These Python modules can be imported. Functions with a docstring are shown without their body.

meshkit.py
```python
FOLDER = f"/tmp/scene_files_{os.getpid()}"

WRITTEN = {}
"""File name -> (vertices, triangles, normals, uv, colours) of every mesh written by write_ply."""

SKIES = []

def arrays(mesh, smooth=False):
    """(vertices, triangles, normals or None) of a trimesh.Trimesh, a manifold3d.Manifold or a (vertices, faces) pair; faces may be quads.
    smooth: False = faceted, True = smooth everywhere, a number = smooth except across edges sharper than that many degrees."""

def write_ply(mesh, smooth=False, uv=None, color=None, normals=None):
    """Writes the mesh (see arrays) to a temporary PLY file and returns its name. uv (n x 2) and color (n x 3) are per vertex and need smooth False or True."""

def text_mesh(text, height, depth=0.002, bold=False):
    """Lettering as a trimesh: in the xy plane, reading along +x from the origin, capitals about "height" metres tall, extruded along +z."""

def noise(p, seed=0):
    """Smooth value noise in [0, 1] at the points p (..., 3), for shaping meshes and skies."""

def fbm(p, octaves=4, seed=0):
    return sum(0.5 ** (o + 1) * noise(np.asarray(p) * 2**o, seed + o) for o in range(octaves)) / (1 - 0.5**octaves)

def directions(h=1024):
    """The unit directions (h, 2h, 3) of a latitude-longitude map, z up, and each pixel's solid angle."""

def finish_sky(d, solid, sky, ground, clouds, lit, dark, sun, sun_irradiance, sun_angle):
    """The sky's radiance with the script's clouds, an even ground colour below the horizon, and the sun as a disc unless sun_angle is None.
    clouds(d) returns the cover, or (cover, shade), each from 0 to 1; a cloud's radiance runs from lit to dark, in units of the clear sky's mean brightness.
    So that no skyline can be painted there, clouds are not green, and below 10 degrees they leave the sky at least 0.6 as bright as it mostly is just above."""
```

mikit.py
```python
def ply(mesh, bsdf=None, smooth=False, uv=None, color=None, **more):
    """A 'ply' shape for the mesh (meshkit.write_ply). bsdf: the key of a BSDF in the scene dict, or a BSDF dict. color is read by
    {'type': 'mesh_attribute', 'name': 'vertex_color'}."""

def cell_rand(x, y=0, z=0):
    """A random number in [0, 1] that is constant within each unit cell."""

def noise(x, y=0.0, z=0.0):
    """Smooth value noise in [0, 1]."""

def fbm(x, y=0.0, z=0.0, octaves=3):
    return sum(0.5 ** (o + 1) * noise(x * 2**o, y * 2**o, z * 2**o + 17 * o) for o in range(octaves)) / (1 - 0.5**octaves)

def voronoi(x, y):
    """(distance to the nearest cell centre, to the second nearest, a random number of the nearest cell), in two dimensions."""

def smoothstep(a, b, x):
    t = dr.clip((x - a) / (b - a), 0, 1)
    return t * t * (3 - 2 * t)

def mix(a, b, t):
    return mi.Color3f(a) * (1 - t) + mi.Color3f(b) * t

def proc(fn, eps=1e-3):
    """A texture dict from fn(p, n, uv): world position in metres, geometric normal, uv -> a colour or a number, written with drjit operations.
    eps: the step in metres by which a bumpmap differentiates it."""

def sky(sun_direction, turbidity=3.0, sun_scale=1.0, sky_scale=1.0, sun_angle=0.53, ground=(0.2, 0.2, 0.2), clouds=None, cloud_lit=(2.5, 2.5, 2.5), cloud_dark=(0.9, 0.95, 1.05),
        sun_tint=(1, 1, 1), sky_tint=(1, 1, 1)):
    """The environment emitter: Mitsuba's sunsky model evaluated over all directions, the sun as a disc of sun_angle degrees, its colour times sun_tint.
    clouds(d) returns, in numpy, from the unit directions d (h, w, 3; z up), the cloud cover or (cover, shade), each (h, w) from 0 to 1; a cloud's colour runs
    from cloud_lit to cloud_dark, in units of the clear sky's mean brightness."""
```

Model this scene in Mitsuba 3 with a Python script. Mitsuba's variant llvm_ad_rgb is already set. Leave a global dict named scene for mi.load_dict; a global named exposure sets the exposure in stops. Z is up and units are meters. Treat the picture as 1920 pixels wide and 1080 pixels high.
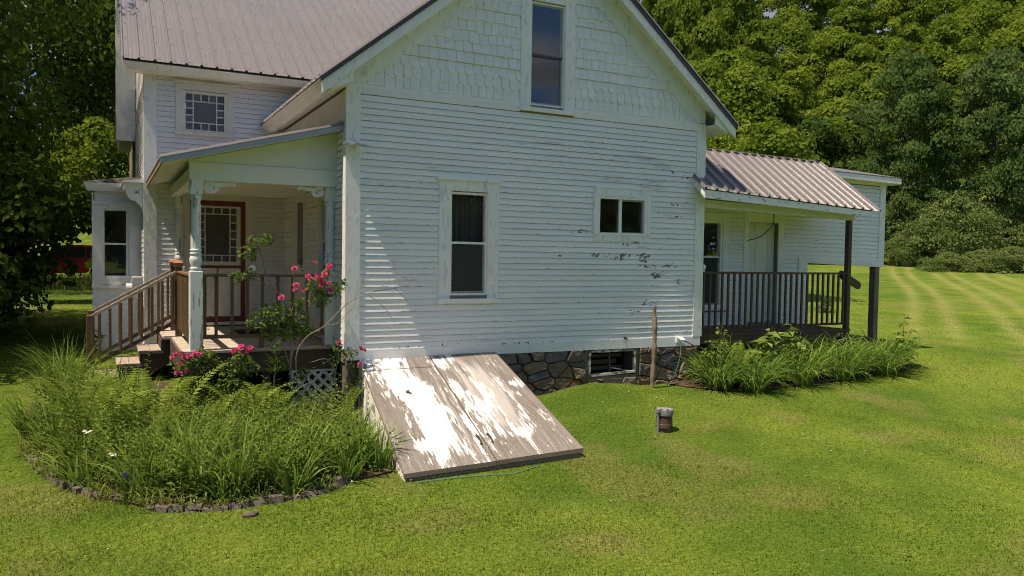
import math, random
import numpy as np, trimesh, drjit as dr, mitsuba as mi
import mikit, meshkit
from mikit import proc, noise, fbm, voronoi, cell_rand, smoothstep, mix
from scipy.interpolate import RBFInterpolator
from shapely.geometry import Polygon
from shapely import affinity

# ------------------------------------------------------------------ camera, sky, exposure
EYE = np.array([-2.7582, -10.0237, 1.8674])
CR = np.array([[0.88868, -0.45829, 0.01482], [-0.00468, -0.04138, -0.99913], [0.45851, 0.88784, -0.03892]])  # right, down, forward
cam_m = np.eye(4)
cam_m[:3, 0], cam_m[:3, 1], cam_m[:3, 2], cam_m[:3, 3] = -CR[0], -CR[1], CR[2], EYE
SUN = np.array([-0.44, -0.060, 1.0])
exposure = 2.15

def clouds(d):
    e = np.maximum(d[..., 2], 0.04)
    p = np.stack([d[..., 0] / (e + 0.18) * 1.7 + 3.0, d[..., 1] / (e + 0.18) * 1.7 + 1.4, np.zeros_like(e)], -1)
    f = meshkit.fbm(p, 5, 3)
    g = meshkit.fbm(p * 1.3 + 9.1, 4, 8)
    return np.clip((f - 0.49) / 0.1, 0, 1) * 0.92, np.clip((g - 0.42) / 0.25, 0, 1)

scene = {
    'camera': {'type': 'perspective', 'fov': 66.254, 'fov_axis': 'x', 'near_clip': 0.05, 'far_clip': 3000.0,
               'to_world': mi.ScalarTransform4f(cam_m.tolist())},
    'sky': mikit.sky(SUN.tolist(), turbidity=3, sky_scale=0.76, sky_tint=(0.86, 0.985, 1.22), clouds=clouds, cloud_lit=(2.2, 2.2, 2.25), cloud_dark=(1.0, 1.03, 1.1), ground=(0.09, 0.11, 0.05)),
}
labels = {}
rng = np.random.default_rng(7)
random.seed(7)

# ------------------------------------------------------------------ helpers
ORD = ['leftmost', 'second', 'third', 'fourth', 'fifth', 'sixth', 'seventh', 'eighth', 'ninth', 'tenth', 'eleventh', 'twelfth', 'thirteenth', 'fourteenth', 'fifteenth', 'sixteenth', 'seventeenth', 'eighteenth']
def nth(i, n):
    return 'leftmost' if i == 0 else 'rightmost' if i == n - 1 else ORD[i] + ' from the left'

def numbered(key):
    if key not in scene and key not in labels and key not in _taken:
        _taken.add(key)
        return key
    i = _next.get(key, 1)
    while f'{key}_{i:03d}' in _taken:
        i += 1
    _next[key] = i + 1
    _taken.add(f'{key}_{i:03d}')
    return f'{key}_{i:03d}'
_taken, _next = set(), {}

def group(name, parent, label):
    k = numbered(parent + '__' + name)
    labels[k] = {'label': label}
    return k

def thing(name, label, cat, group=None):
    k = numbered(name)
    labels[k] = {'label': label, 'category': cat}
    if group:
        labels[k]['group'] = group
    return k

def put(name, mesh, bsdf, parent=None, smooth=False, label=None, kind=None, uv=None, color=None, **more):
    if isinstance(mesh, MB):
        mesh = mesh.mesh()
    k = numbered(parent + '__' + name if parent else name)
    scene[k] = mikit.ply(mesh, bsdf, smooth=smooth, uv=uv, color=color, **more)
    if label or kind:
        labels[k] = {}
        if label: labels[k]['label'] = label
        if kind: labels[k]['kind'] = kind
    return k

def solo(name, mesh, bsdf, label, cat, group=None, **kw):
    k = put(name, mesh, bsdf, None, **kw)
    labels.setdefault(k, {}).update({'label': label, 'category': cat})
    if group: labels[k]['group'] = group
    return k

def sbox(x0, x1, z0, z1):
    return Polygon([(x0, z0), (x1, z0), (x1, z1), (x0, z1)])

class MB:
    """collects boxes, prisms, tubes ... into one mesh"""
    def __init__(s):
        s.v, s.f, s.n = [], [], 0
    def add(s, v, f):
        v = np.asarray(v, float); f = np.asarray(f, int)
        if f.shape[1] == 4:
            f = np.vstack([f[:, [0, 1, 2]], f[:, [0, 2, 3]]])
        s.v.append(v); s.f.append(f + s.n); s.n += len(v)
        return s
    def mesh(s):
        return np.vstack(s.v), np.vstack(s.f)
    def hexa(s, c):
        """8 corners: bottom 0-3 counter-clockwise from above, top 4-7"""
        return s.add(c, [[3, 2, 1, 0], [4, 5, 6, 7], [0, 1, 5, 4], [1, 2, 6, 5], [2, 3, 7, 6], [3, 0, 4, 7]])
    def box(s, x0, x1, y0, y1, z0, z1):
        return s.hexa([(x0, y0, z0), (x1, y0, z0), (x1, y1, z0), (x0, y1, z0), (x0, y0, z1), (x1, y0, z1), (x1, y1, z1), (x0, y1, z1)])
    def cham(s, x0, x1, y0, y1, z0, z1, b=0.006):
        """box with chamfered edges (hull)"""
        pts = []
        for x, sx in ((x0, 1), (x1, -1)):
            for y, sy in ((y0, 1), (y1, -1)):
                for z, sz in ((z0, 1), (z1, -1)):
                    pts += [(x + sx * b, y + sy * b, z), (x + sx * b, y, z + sz * b), (x, y + sy * b, z + sz * b)]
        h = trimesh.convex.convex_hull(np.array(pts))
        return s.add(h.vertices, h.faces)
    def bar(s, a, b, w, h, up=(0, 0, 1)):
        a, b, up = (np.asarray(q, float) for q in (a, b, up))
        d = b - a; d /= np.linalg.norm(d)
        r = np.cross(d, up); r /= np.linalg.norm(r)
        u = np.cross(r, d)
        c = []
        for e in (-h / 2, h / 2):
            for p, q in ((a, -1), (a, 1), (b, 1), (b, -1)):
                c.append(p + r * q * w / 2 + u * e)
        # keep orientation outward
        return s.hexa([c[0], c[1], c[2], c[3], c[4], c[5], c[6], c[7]])
    def tube(s, pts, rad, sides=6, cap=True):
        p = np.asarray(pts, float); n = len(p)
        rad = np.broadcast_to(rad, (n,))
        t = np.gradient(p, axis=0); t /= np.linalg.norm(t, axis=1, keepdims=True) + 1e-12
        ref = np.where(np.abs(t[:, 2:]) < 0.9, [0, 0, 1.0], [1.0, 0, 0])
        if len(set(map(tuple, ref))) > 1: ref = np.tile([0.31, 0.87, 0.38], (n, 1))
        a = np.cross(t, ref); a /= np.linalg.norm(a, axis=1, keepdims=True) + 1e-12
        b = np.cross(t, a); an = np.arange(sides) * 2 * np.pi / sides
        v = (p[:, None] + rad[:, None, None] * (np.cos(an)[None, :, None] * a[:, None] + np.sin(an)[None, :, None] * b[:, None])).reshape(-1, 3)
        i, j = np.meshgrid(np.arange(n - 1), np.arange(sides), indexing='ij')
        q = np.stack([i * sides + j, i * sides + (j + 1) % sides, (i + 1) * sides + (j + 1) % sides, (i + 1) * sides + j], -1).reshape(-1, 4)[:, ::-1]
        f = np.vstack([q[:, [0, 1, 2]], q[:, [0, 2, 3]]])
        if cap:
            v = np.vstack([v, p[:1], p[-1:]]); m = n * sides
            k = np.arange(sides)
            f = np.vstack([f, np.stack([(k + 1) % sides, k, k * 0 + m], 1)[:, ::-1], np.stack([(n - 1) * sides + k, (n - 1) * sides + (k + 1) % sides, k * 0 + m + 1], 1)[:, ::-1]])
        tri = v[f] - p.mean(0)
        if np.einsum('ij,ij->i', tri[:, 0], np.cross(tri[:, 1], tri[:, 2])).sum() < 0: f = f[:, ::-1]
        return s.add(v, f)
    def lathe(s, prof, base, sides=20):
        """profile of (radius, z) turned about the upright axis through base"""
        pr = np.asarray(prof, float); an = np.arange(sides) * 2 * np.pi / sides
        v = np.stack([pr[:, :1] * np.cos(an), pr[:, :1] * np.sin(an), np.repeat(pr[:, 1:], sides, 1)], -1).reshape(-1, 3) + np.asarray(base, float)
        n = len(pr)
        i, j = np.meshgrid(np.arange(n - 1), np.arange(sides), indexing='ij')
        q = np.stack([i * sides + j, i * sides + (j + 1) % sides, (i + 1) * sides + (j + 1) % sides, (i + 1) * sides + j], -1).reshape(-1, 4)
        return s.add(v, q)
    def prism(s, poly, f):
        """extrude a 2-D shapely polygon; f(u, v, t) maps to space with t 0 (back) / 1 (front)"""
        for g in getattr(poly, 'geoms', [poly]):
            if g.is_empty or g.area < 1e-7: continue
            m = trimesh.creation.extrude_polygon(g, 1.0, engine='earcut')
            s.add([f(*q) for q in m.vertices], m.faces)
        return s

def curve(pts, n=8):
    """smooth polyline through points (Catmull-Rom)"""
    p = np.asarray(pts, float)
    p = np.vstack([2 * p[0] - p[1], p, 2 * p[-1] - p[-2]])
    out = []
    for i in range(1, len(p) - 2):
        for t in np.linspace(0, 1, n, endpoint=False):
            a, b, c, d = p[i - 1], p[i], p[i + 1], p[i + 2]
            out.append(0.5 * (2 * b + (c - a) * t + (2 * a - 5 * b + 4 * c - d) * t * t + (3 * b - a - 3 * c + d) * t ** 3))
    return np.array(out + [p[-2]])

# ------------------------------------------------------------------ materials
def surf(name, fn=None, rgb=None, rough=0.6, spec=0.5, two=True, bump=None, bump_scale=1.0, **more):
    b = {'type': 'principled', 'base_color': proc(fn) if fn else {'type': 'rgb', 'value': list(rgb)}, 'roughness': rough, 'specular': spec, **more}
    if bump:
        b = {'type': 'bumpmap', 'arbitrary': proc(bump, 2e-3), 'bsdf': b, 'scale': bump_scale}
    if two:
        b = {'type': 'twosided', 'bsdf': b}
    scene[name] = b

def hcoord(p, n):
    return dr.select(dr.abs(n.x) > 0.7, p.y + 31.0, p.x)

# worn places on the painted boards of the gable wall: (x, z, half width, half height, strength)
BARE = [(3.83, 1.925, .05, .03, .9), (4.07, 1.905, .05, .03, .9), (4.27, 1.905, .10, .045, 1), (4.47, 1.933, .05, .025, .8), (4.72, 1.925, .08, .03, 1.1),
        (4.73, 1.84, .05, .025, 1.2), (4.75, 1.765, .06, .025, 1.2), (5.03, 1.77, .09, .03, .7), (5.28, 1.785, .12, .03, .9), (5.0, 1.615, .07, .035, 1.2), (5.14, 1.65, .04, .03, .8),
        (5.46, 1.51, .04, .035, 1.0), (5.38, 2.745, .09, .02, .9), (5.40, 2.56, .07, .02, .7), (5.53, 3.2, .07, .03, .8), (5.28, 3.26, .03, .02, .9), (4.56, 2.12, .06, .03, 1.0), (4.3, 2.09, .15, .02, .7),
        (3.52, 2.27, .12, .03, .8), (4.85, 1.17, .12, .06, .7), (4.55, 1.05, .12, .07, .6), (4.9, .95, .15, .05, .5), (1.0, 2.88, .05, .03, .8), (1.6, .66, .3, .012, .62), (2.6, .63, .6, .012, .66), (0.9, .64, .4, .010, .6), (3.2, 1.9, .03, .02, .6)]
WEAR = [(2.9, 3.52, .55, .10, 1), (3.6, 3.52, .5, .08, 1), (4.6, 3.46, .6, .10, 1.1), (5.1, 3.35, .5, .10, .9), (3.4, 3.0, .5, .14, .8), (4.2, 3.1, .5, .14, .9), (4.9, 3.05, .5, .18, .9), (5.3, 2.55, .3, .25, .9),
        (3.9, 2.8, .5, .3, .5), (4.8, 2.1, .8, .3, .6), (4.6, 1.2, .6, .25, .6), (1.3, 3.05, .4, .08, .7), (1.9, .75, 1.2, .12, .7), (5.2, 1.4, .5, .4, .5), (3.1, 2.3, .6, .5, .35)]

def spots(x, z, table, ux, uz):
    s = mi.Float(0)
    for cx, cz, a, b, w in table:
        s = dr.maximum(s, w * dr.exp(-dr.square((x - cx) / (a * ux)) - dr.square((z - cz) / (b * uz))))
    return s

def paint_boards(p, n, uv):
    h, z = hcoord(p, n), p.z
    gable = dr.select((dr.abs(n.y) > 0.7) & (p.y < 0.1) & (p.x < 6), 1.0, 0.0)
    tone = fbm(h * 0.9, z * 5.0, 3.0)
    base = mix((0.68, 0.70, 0.71), (0.79, 0.80, 0.80), tone)
    # board to board difference
    base = base * (0.93 + 0.07 * cell_rand(dr.floor((z - 0.62) / 0.0833), dr.floor(h * 0.35), 2))
    streak = fbm(h * 3.0, z * 55.0, 1.5)
    wear = spots(h, z, WEAR, 1.0, 1.0) * gable + 0.33
    gray = smoothstep(0.80, 1.02, streak * 0.75 + 0.32 * wear + 0.18 * fbm(h * 9, z * 20, 7.0))
    base = mix(base, (0.34, 0.36, 0.36), gray * 0.75)
    # chips: bare dark wood with ragged edges
    rag = fbm(h * 26.0, z * 44.0, 5.0)
    frac = (z - 0.62) / 0.0833
    frac = frac - dr.floor(frac)
    edge = smoothstep(0.35, 0.0, frac)
    rare = smoothstep(0.80, 0.90, noise(h * 11.0, dr.floor((z - 0.62) / 0.0833) * 3.7, 2.0) * 0.8 + 0.3 * rag)
    chip = dr.maximum(smoothstep(0.50, 0.55, spots(h, z, BARE, 1.9, 1.5) * gable * (2.9 * rag - 0.84)), smoothstep(0.55, 0.7, edge * rare * (0.6 + 0.8 * rag)) * 0.6)
    col = mix(base, mix((0.10, 0.10, 0.105), (0.20, 0.19, 0.18), noise(h * 60, z * 60, 1)), chip)
    return col

def paint_trim(p, n, uv):
    h, z = hcoord(p, n), p.z
    base = mix((0.69, 0.71, 0.70), (0.78, 0.79, 0.77), fbm(h * 2, z * 2, 4.0))
    crack = fbm(h * 30.0, z * 9.0, p.y * 5)
    base = mix(base, (0.55, 0.57, 0.58), smoothstep(0.60, 0.72, crack) * 0.8)
    return mix(base, (0.22, 0.22, 0.22), smoothstep(0.79, 0.84, fbm(h * 17, z * 26, p.y * 9 + 2)) * 0.7)

def trim_bump(p, n, uv):
    return smoothstep(0.55, 0.62, fbm(p.x * 40.0, p.z * 12.0, p.y * 40.0)) * 0.002

surf('painted_board', paint_boards, rough=0.55)
surf('painted_trim', paint_trim, rough=0.5, bump=trim_bump)
surf('aged_trim', lambda p, n, uv: mix(mix((0.62, 0.61, 0.55), (0.72, 0.71, 0.66), fbm(p.x * 3, p.y * 3, p.z * 3)), (0.40, 0.38, 0.33), smoothstep(0.70, 0.80, fbm(p.x * 24 + p.y * 17, p.z * 30, p.y * 3)) * 0.7), rough=0.6)
def metal_fn(p, n, uv):
    g = fbm(p.x * 1.3, p.y * 0.8, p.z * 0.8)
    c = mix((0.150, 0.138, 0.134), (0.185, 0.170, 0.166), g)
    c = c * (0.96 + 0.08 * noise(p.x * 40, p.y * 3, p.z * 3))
    return mix(c, (0.13, 0.115, 0.112), smoothstep(0.7, 0.8, fbm(p.x * 5, p.y * 7, p.z * 7)) * 0.4)
surf('roof_metal', metal_fn, rough=0.32, spec=0.6, metallic=0.2, clearcoat=1.0, clearcoat_gloss=0.8)
surf('dark_flashing', rgb=(0.045, 0.04, 0.045), rough=0.4)
surf('screw_metal', rgb=(0.16, 0.13, 0.13), rough=0.5)
surf('shingle_roof', lambda p, n, uv: mix((0.05, 0.048, 0.05), (0.09, 0.085, 0.085), noise(p.x * 40, p.y * 40, p.z * 40)), rough=0.9)
def wood_fn(lo, hi, k=1.0):
    def f(p, n, uv):
        g = fbm(p.x * 40 * k, p.y * 40 * k, p.z * 3.0)
        return mix(lo, hi, g * 0.8 + 0.2 * noise(p.x * 4, p.y * 4, p.z * 2))
    return f
surf('stained_wood', wood_fn((0.060, 0.036, 0.016), (0.185, 0.115, 0.055)), rough=0.65)
surf('dark_wood', wood_fn((0.035, 0.024, 0.016), (0.10, 0.068, 0.045)), rough=0.7)
surf('copper_stain', lambda p, n, uv: mix((0.30, 0.12, 0.05), (0.42, 0.19, 0.09), fbm(p.x * 20, p.y * 20, p.z * 20)), rough=0.4)
surf('deck_wood', lambda p, n, uv: mix((0.27, 0.22, 0.18), (0.42, 0.36, 0.30), fbm(p.x * 3, p.y * 22, p.z * 3)), rough=0.7)
surf('step_wood', lambda p, n, uv: mix((0.23, 0.18, 0.14), (0.36, 0.29, 0.24), fbm(p.x * 22, p.y * 3, p.z * 3)), rough=0.7)
surf('red_paint', lambda p, n, uv: mix((0.10, 0.018, 0.012), (0.17, 0.032, 0.02), fbm(p.x * 9, p.z * 5, p.y)), rough=0.45)
surf('vinyl', rgb=(0.74, 0.75, 0.75), rough=0.4)
surf('screen_frame', rgb=(0.30, 0.31, 0.32), rough=0.45, metallic=0.4)
surf('curtain', lambda p, n, uv: mix((0.028, 0.032, 0.03), (0.07, 0.075, 0.07), fbm(p.x * 20, p.y * 20, p.z * 0.7)), rough=0.9, two=True)
surf('dim_curtain', lambda p, n, uv: mix((0.16, 0.15, 0.16), (0.21, 0.20, 0.215), fbm(p.x * 14, p.y * 14, p.z * 0.7)), rough=0.9, two=True)
surf('gray_glass', lambda p, n, uv: mix((0.085, 0.085, 0.095), (0.12, 0.12, 0.13), fbm(p.x * 9, p.y * 9, p.z * 9)), rough=0.25, spec=0.5)
surf('sheathing', rgb=(0.17, 0.15, 0.12), rough=0.9)
scene['window_glass'] = {'type': 'thindielectric', 'int_ior': 1.6}
surf('mortar', lambda p, n, uv: mix((0.06, 0.053, 0.043), (0.135, 0.12, 0.10), fbm(p.x * 14, p.y * 14, p.z * 14)), rough=0.95)
# ------------------------------------------------------------------ the lie of the land
GP = np.array([
    (0, 0, -.28), (1.2, 0, -.22), (2.3, 0, -.17), (2.95, -.05, -.148), (3.72, 0, .0), (4.83, 0, -.115), (5.7, 0, -.09),
    (2.14, -2.36, -.43), (0, -2.25, -.53), (3.54, -2.1, -.30), (2.75, -1.2, -.24),
    (-2.2, -2.1, -.55), (-3.39, -.57, -.47), (-.65, -2.25, -.53), (-1, .3, -.25), (-2.2, .5, -.25), (-2.9, 2.4, .0), (-2.2, 4, .1), (-3, 6, .12),
    (0, -4.9, -.62), (3.3, -6.7, -.55), (-3.4, -3.3, -.65), (8.9, -3.5, -.42), (6, -1, -.18), (8.4, -1, -.12), (10.2, -1, -.06), (11.3, 1, .05), (7.5, 1, .02),
    (14.6, 4, .10), (18, 8, .27), (25, 11, .48), (34, 18, .85), (50, 27, 1.52), (60, 33, 1.95),
    (-3.4, 4.3, .05), (-3.6, 6.1, .17), (-4.1, 21, .30), (-4.3, 36, .43), (-12, 10, .2), (-12, 0, -.4), (-10, -8, -.8), (0, -14, -.8), (10, -14, -.8), (15, -6, -.45), (25, 0, -.1),
    (40, 5, .5), (60, 10, 1.1), (20, 30, .8), (0, 45, .6), (4, 8, .1), (-25, 20, .3), (-20, -15, -.9), (25, -20, -.9), (3, 3, 0)], float)
_rbf = RBFInterpolator(GP[:, :2], GP[:, 2], kernel='linear', smoothing=0.02)
_rbf2 = RBFInterpolator(GP[:, :2], GP[:, 2], kernel='thin_plate_spline', smoothing=0.05)
def ground_z(x, y):
    x, y = np.atleast_1d(np.asarray(x, float)), np.atleast_1d(np.asarray(y, float))
    q = np.stack([x, y], 1)
    near = 0.5 * _rbf(q) + 0.5 * _rbf2(q)
    s = 0.823 * (x - EYE[0]) + 0.567 * (y - EYE[1])
    far = np.clip(1.75 + 0.022 * (s - 62), -1.2, 1.75)
    r = np.hypot(x - 3, y - 2)
    w = np.clip((r - 40) / 28, 0, 1); w = w * w * (3 - 2 * w)
    hill = 0.36 * np.maximum(s - 70, 0) ** 2 / (np.maximum(s - 70, 0) + 14)
    z = near * (1 - w) + far * w + np.minimum(hill, 70)
    return z + 0.025 * (meshkit.noise(np.stack([x * .7, y * .7, x * 0], -1)) - 0.5)
def gz(x, y):
    return float(ground_z(x, y)[0])

def lawn_colour(p, n, uv):
    big = fbm(p.x * 0.35, p.y * 0.35, 2.0)
    mid = fbm(p.x * 1.6, p.y * 1.6, 5.0)
    fine = noise(p.x * 38.0, p.y * 38.0, 1.0) * 0.6 + noise(p.x * 90.0, p.y * 90.0, 2.0) * 0.4
    c = mix((0.050, 0.090, 0.010), (0.105, 0.142, 0.018), smoothstep(0.25, 0.75, big * 0.55 + mid * 0.45))
    c = mix(c, (0.13, 0.12, 0.04), smoothstep(0.55, 0.75, fbm(p.x * 0.9 + 7, p.y * 0.9, 9.0)) * 0.5)
    # mown rows and wheel tracks out in the field
    s = p.x * 0.79 + p.y * 0.61
    t = -p.x * 0.61 + p.y * 0.79
    wob = fbm(s * 0.12, t * 0.12, 3.0) * 2.2
    rows = 0.5 + 0.5 * dr.sin((s + wob) * 2 * math.pi / 1.5)
    inside = smoothstep(11.0, 16.0, s)
    c = c * (1 + inside * (0.10 * (rows - 0.5)) * (0.5 + mid))
    tracks = mi.Float(0)
    for t0, k in TRACKS:
        d = t - t0 - 0.25 * dr.sin(s * 0.16 + k)
        tracks = dr.maximum(tracks, dr.exp(-dr.square(d / 0.26)))
    c = mix(c, (0.15, 0.16, 0.045), tracks * inside * 0.85 * (0.55 + 0.6 * mid))
    return c * (0.88 + 0.24 * fine)
TRACKS = [(-7.3, 0.0), (-8.25, 0.1), (-9.7, 0.3), (-10.65, 0.3), (-12.2, 0.5), (-13.2, 0.5), (-15.2, .8), (-16.2, .8), (-19, 1.), (-20, 1.)]
surf('lawn', lawn_colour, rough=0.95, spec=0.1, bump=lambda p, n, uv: noise(p.x * 30, p.y * 30, 1) * 0.02 + noise(p.x * 9, p.y * 9, 4) * 0.02)
surf('soil', lambda p, n, uv: mix((0.035, 0.026, 0.018), (0.10, 0.075, 0.05), fbm(p.x * 25, p.y * 25, 1)), rough=0.95, spec=0.1)

def build_ground():
    na, radii = 220, np.concatenate([np.linspace(0, 14, 57)[1:], 14 * 1.045 ** np.arange(1, 92)])
    an = np.arange(na) * 2 * np.pi / na
    cx, cy = 2.0, -3.0
    x = np.concatenate([[cx], (cx + radii[:, None] * np.cos(an)).ravel()])
    y = np.concatenate([[cy], (cy + radii[:, None] * np.sin(an)).ravel()])
    z = ground_z(x, y)
    i, j = np.meshgrid(np.arange(len(radii) - 1), np.arange(na), indexing='ij')
    a, b = 1 + i * na + j, 1 + i * na + (j + 1) % na
    q = np.stack([a, a + na, b + na, b], -1).reshape(-1, 4)
    k = np.arange(na)
    f = np.vstack([q[:, [0, 1, 2]], q[:, [0, 2, 3]], np.stack([k * 0, 1 + k, 1 + (k + 1) % na], 1)])
    put('lawn_ground', (np.stack([x, y, z], 1), f), 'lawn', smooth=True, kind='structure', label='mown green lawn falling away from the house and rising to the woods')
build_ground()

# ------------------------------------------------------------------ the farmhouse
HOUSE = thing('farmhouse', 'white clapboard farmhouse with peeling paint, metal roof and a front gable', 'house')
W = 5.90            # width of the gable wing
E0 = 0.0833         # board exposure
RK = 0.805          # rise of the wing roof per metre
def roof_z(x):      # underside of the wing roof sheets
    return 4.06 + RK * (min(x, W - x) + 0.40)

def board_wall(parent, o, u, n, spans, z0, z1, seed=0, joints=2.6, name='clapboard', bsdf='painted_board', expo=E0, rise=0.0):
    """lapped boards on an upright wall: o origin on the wall face, u along it, n outward; spans(za, zb) -> list of (a, b) along u"""
    r = random.Random(seed)
    o, u, n = (np.asarray(q, float) for q in (o, u, n))
    k = 0
    z = z0
    while z < z1 - 0.02:
        zt = min(z + expo, z1)
        for a, b in spans(z, zt):
            if b - a < 0.04: continue
            cuts = [a]
            x = a + r.uniform(0.5, joints)
            while x < b - 0.5:
                if r.random() < 0.6: cuts.append(x)
                x += r.uniform(1.0, joints)
            cuts.append(b)
            for i in range(len(cuts) - 1):
                p, q = cuts[i] + (0.0012 if i else 0), cuts[i + 1] - (0.0012 if i < len(cuts) - 2 else 0)
                t0, t1 = 0.0165 + r.uniform(-.0012, .0012), 0.0035
                dz = r.uniform(-.0012, .0012)
                zz = [z + dz + r.uniform(-.0006, .0006) for _ in range(2)]
                top = min(zt - 0.0035, z1)
                P = lambda s, t, h: o + u * s + n * t + np.array([0, 0, h + rise * s])
                c = [P(p, 0, zz[0] + .018), P(p, t0, zz[0]), P(q, t0, zz[1]), P(q, 0, zz[1] + .018), P(p, 0, top), P(p, t1, top), P(q, t1, top), P(q, 0, top)]
                m = MB().hexa(c)
                if np.dot(np.cross(u, [0, 0, 1]), n) < 0:   # keep faces turned outward
                    m.f = [g[:, ::-1] for g in m.f]
                put(name, m, bsdf, parent)
        z += expo

def holes(base, cut):
    """spans of base minus the openings (a, b, za, zb) that a course meets"""
    def f(za, zb):
        out = list(base(za, zb)) if callable(base) else [base]
        for a, b, oa, ob in cut:
            if zb > oa + 0.075 and za < ob - 0.06:
                nxt = []
                for p, q in out:
                    if b <= p or a >= q: nxt.append((p, q)); continue
                    if a > p: nxt.append((p, a))
                    if b < q: nxt.append((b, q))
                out = nxt
        return out
    return f

def wall_sheet(parent, name, poly, f, bsdf='sheathing'):
    return put(name, MB().prism(poly, f), bsdf, parent)

# --- the gable wall (faces -y at y = 0)
GW = put('gable_wall', MB().prism(Polygon([(0.01, .5), (W - .01, .5), (W - .01, 4.36), (W / 2, 6.70), (0.01, 4.36)])
        .difference(sbox(1.44, 2.01, 1.33, 2.76)).difference(sbox(2.66, 3.225, 4.07, 5.53)).difference(sbox(3.88, 4.72, 2.262, 2.79)),
        lambda a, b, t: (a, 0.12 * (1 - t), b)), 'sheathing', HOUSE)
WIN_CUT = [(1.275, 2.175, 1.225, 2.955), (2.497, 3.388, 3.96, 5.735), (3.782, 4.828, 2.14, 2.95)]
board_wall(GW, (0, 0, 0), (1, 0, 0), (0, -1, 0), holes((0.166, 5.745), WIN_CUT), 0.62, 3.955, seed=3, joints=3.4)
put('skirt_board', MB().hexa([(0, -.024, .495), (W, -.024, .47), (W, 0, .47), (0, 0, .495), (0, -.022, .625), (W, -.022, .625), (W, 0, .625), (0, 0, .625)]), 'painted_board', GW)
put('band_board', MB().box(.166, 2.497, -.02, 0, 3.957, 4.083).box(3.388, 5.745, -.02, 0, 3.957, 4.083), 'painted_board', GW)
inner = lambda z: (z - 4.118) / 0.80 + 0.2245      # x where the sloped frieze board begins at height z
def frieze(sign):
    a, b = (0.0, W / 2)
    pts = [(0, 4.10), (0.166, 4.083), (0.2245 - .02, 4.1), (W / 2, 4.118 + .80 * (W / 2 - .2245)), (W / 2, roof_z(W / 2) - .05), (0, roof_z(0) - .05)]
    if sign < 0: pts = [(W - x, z) for x, z in pts]
    return MB().prism(Polygon(pts).buffer(0), lambda a, b, t: (a, -.030 * t, b))
put('frieze_board', frieze(1), 'painted_trim', GW)
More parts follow.
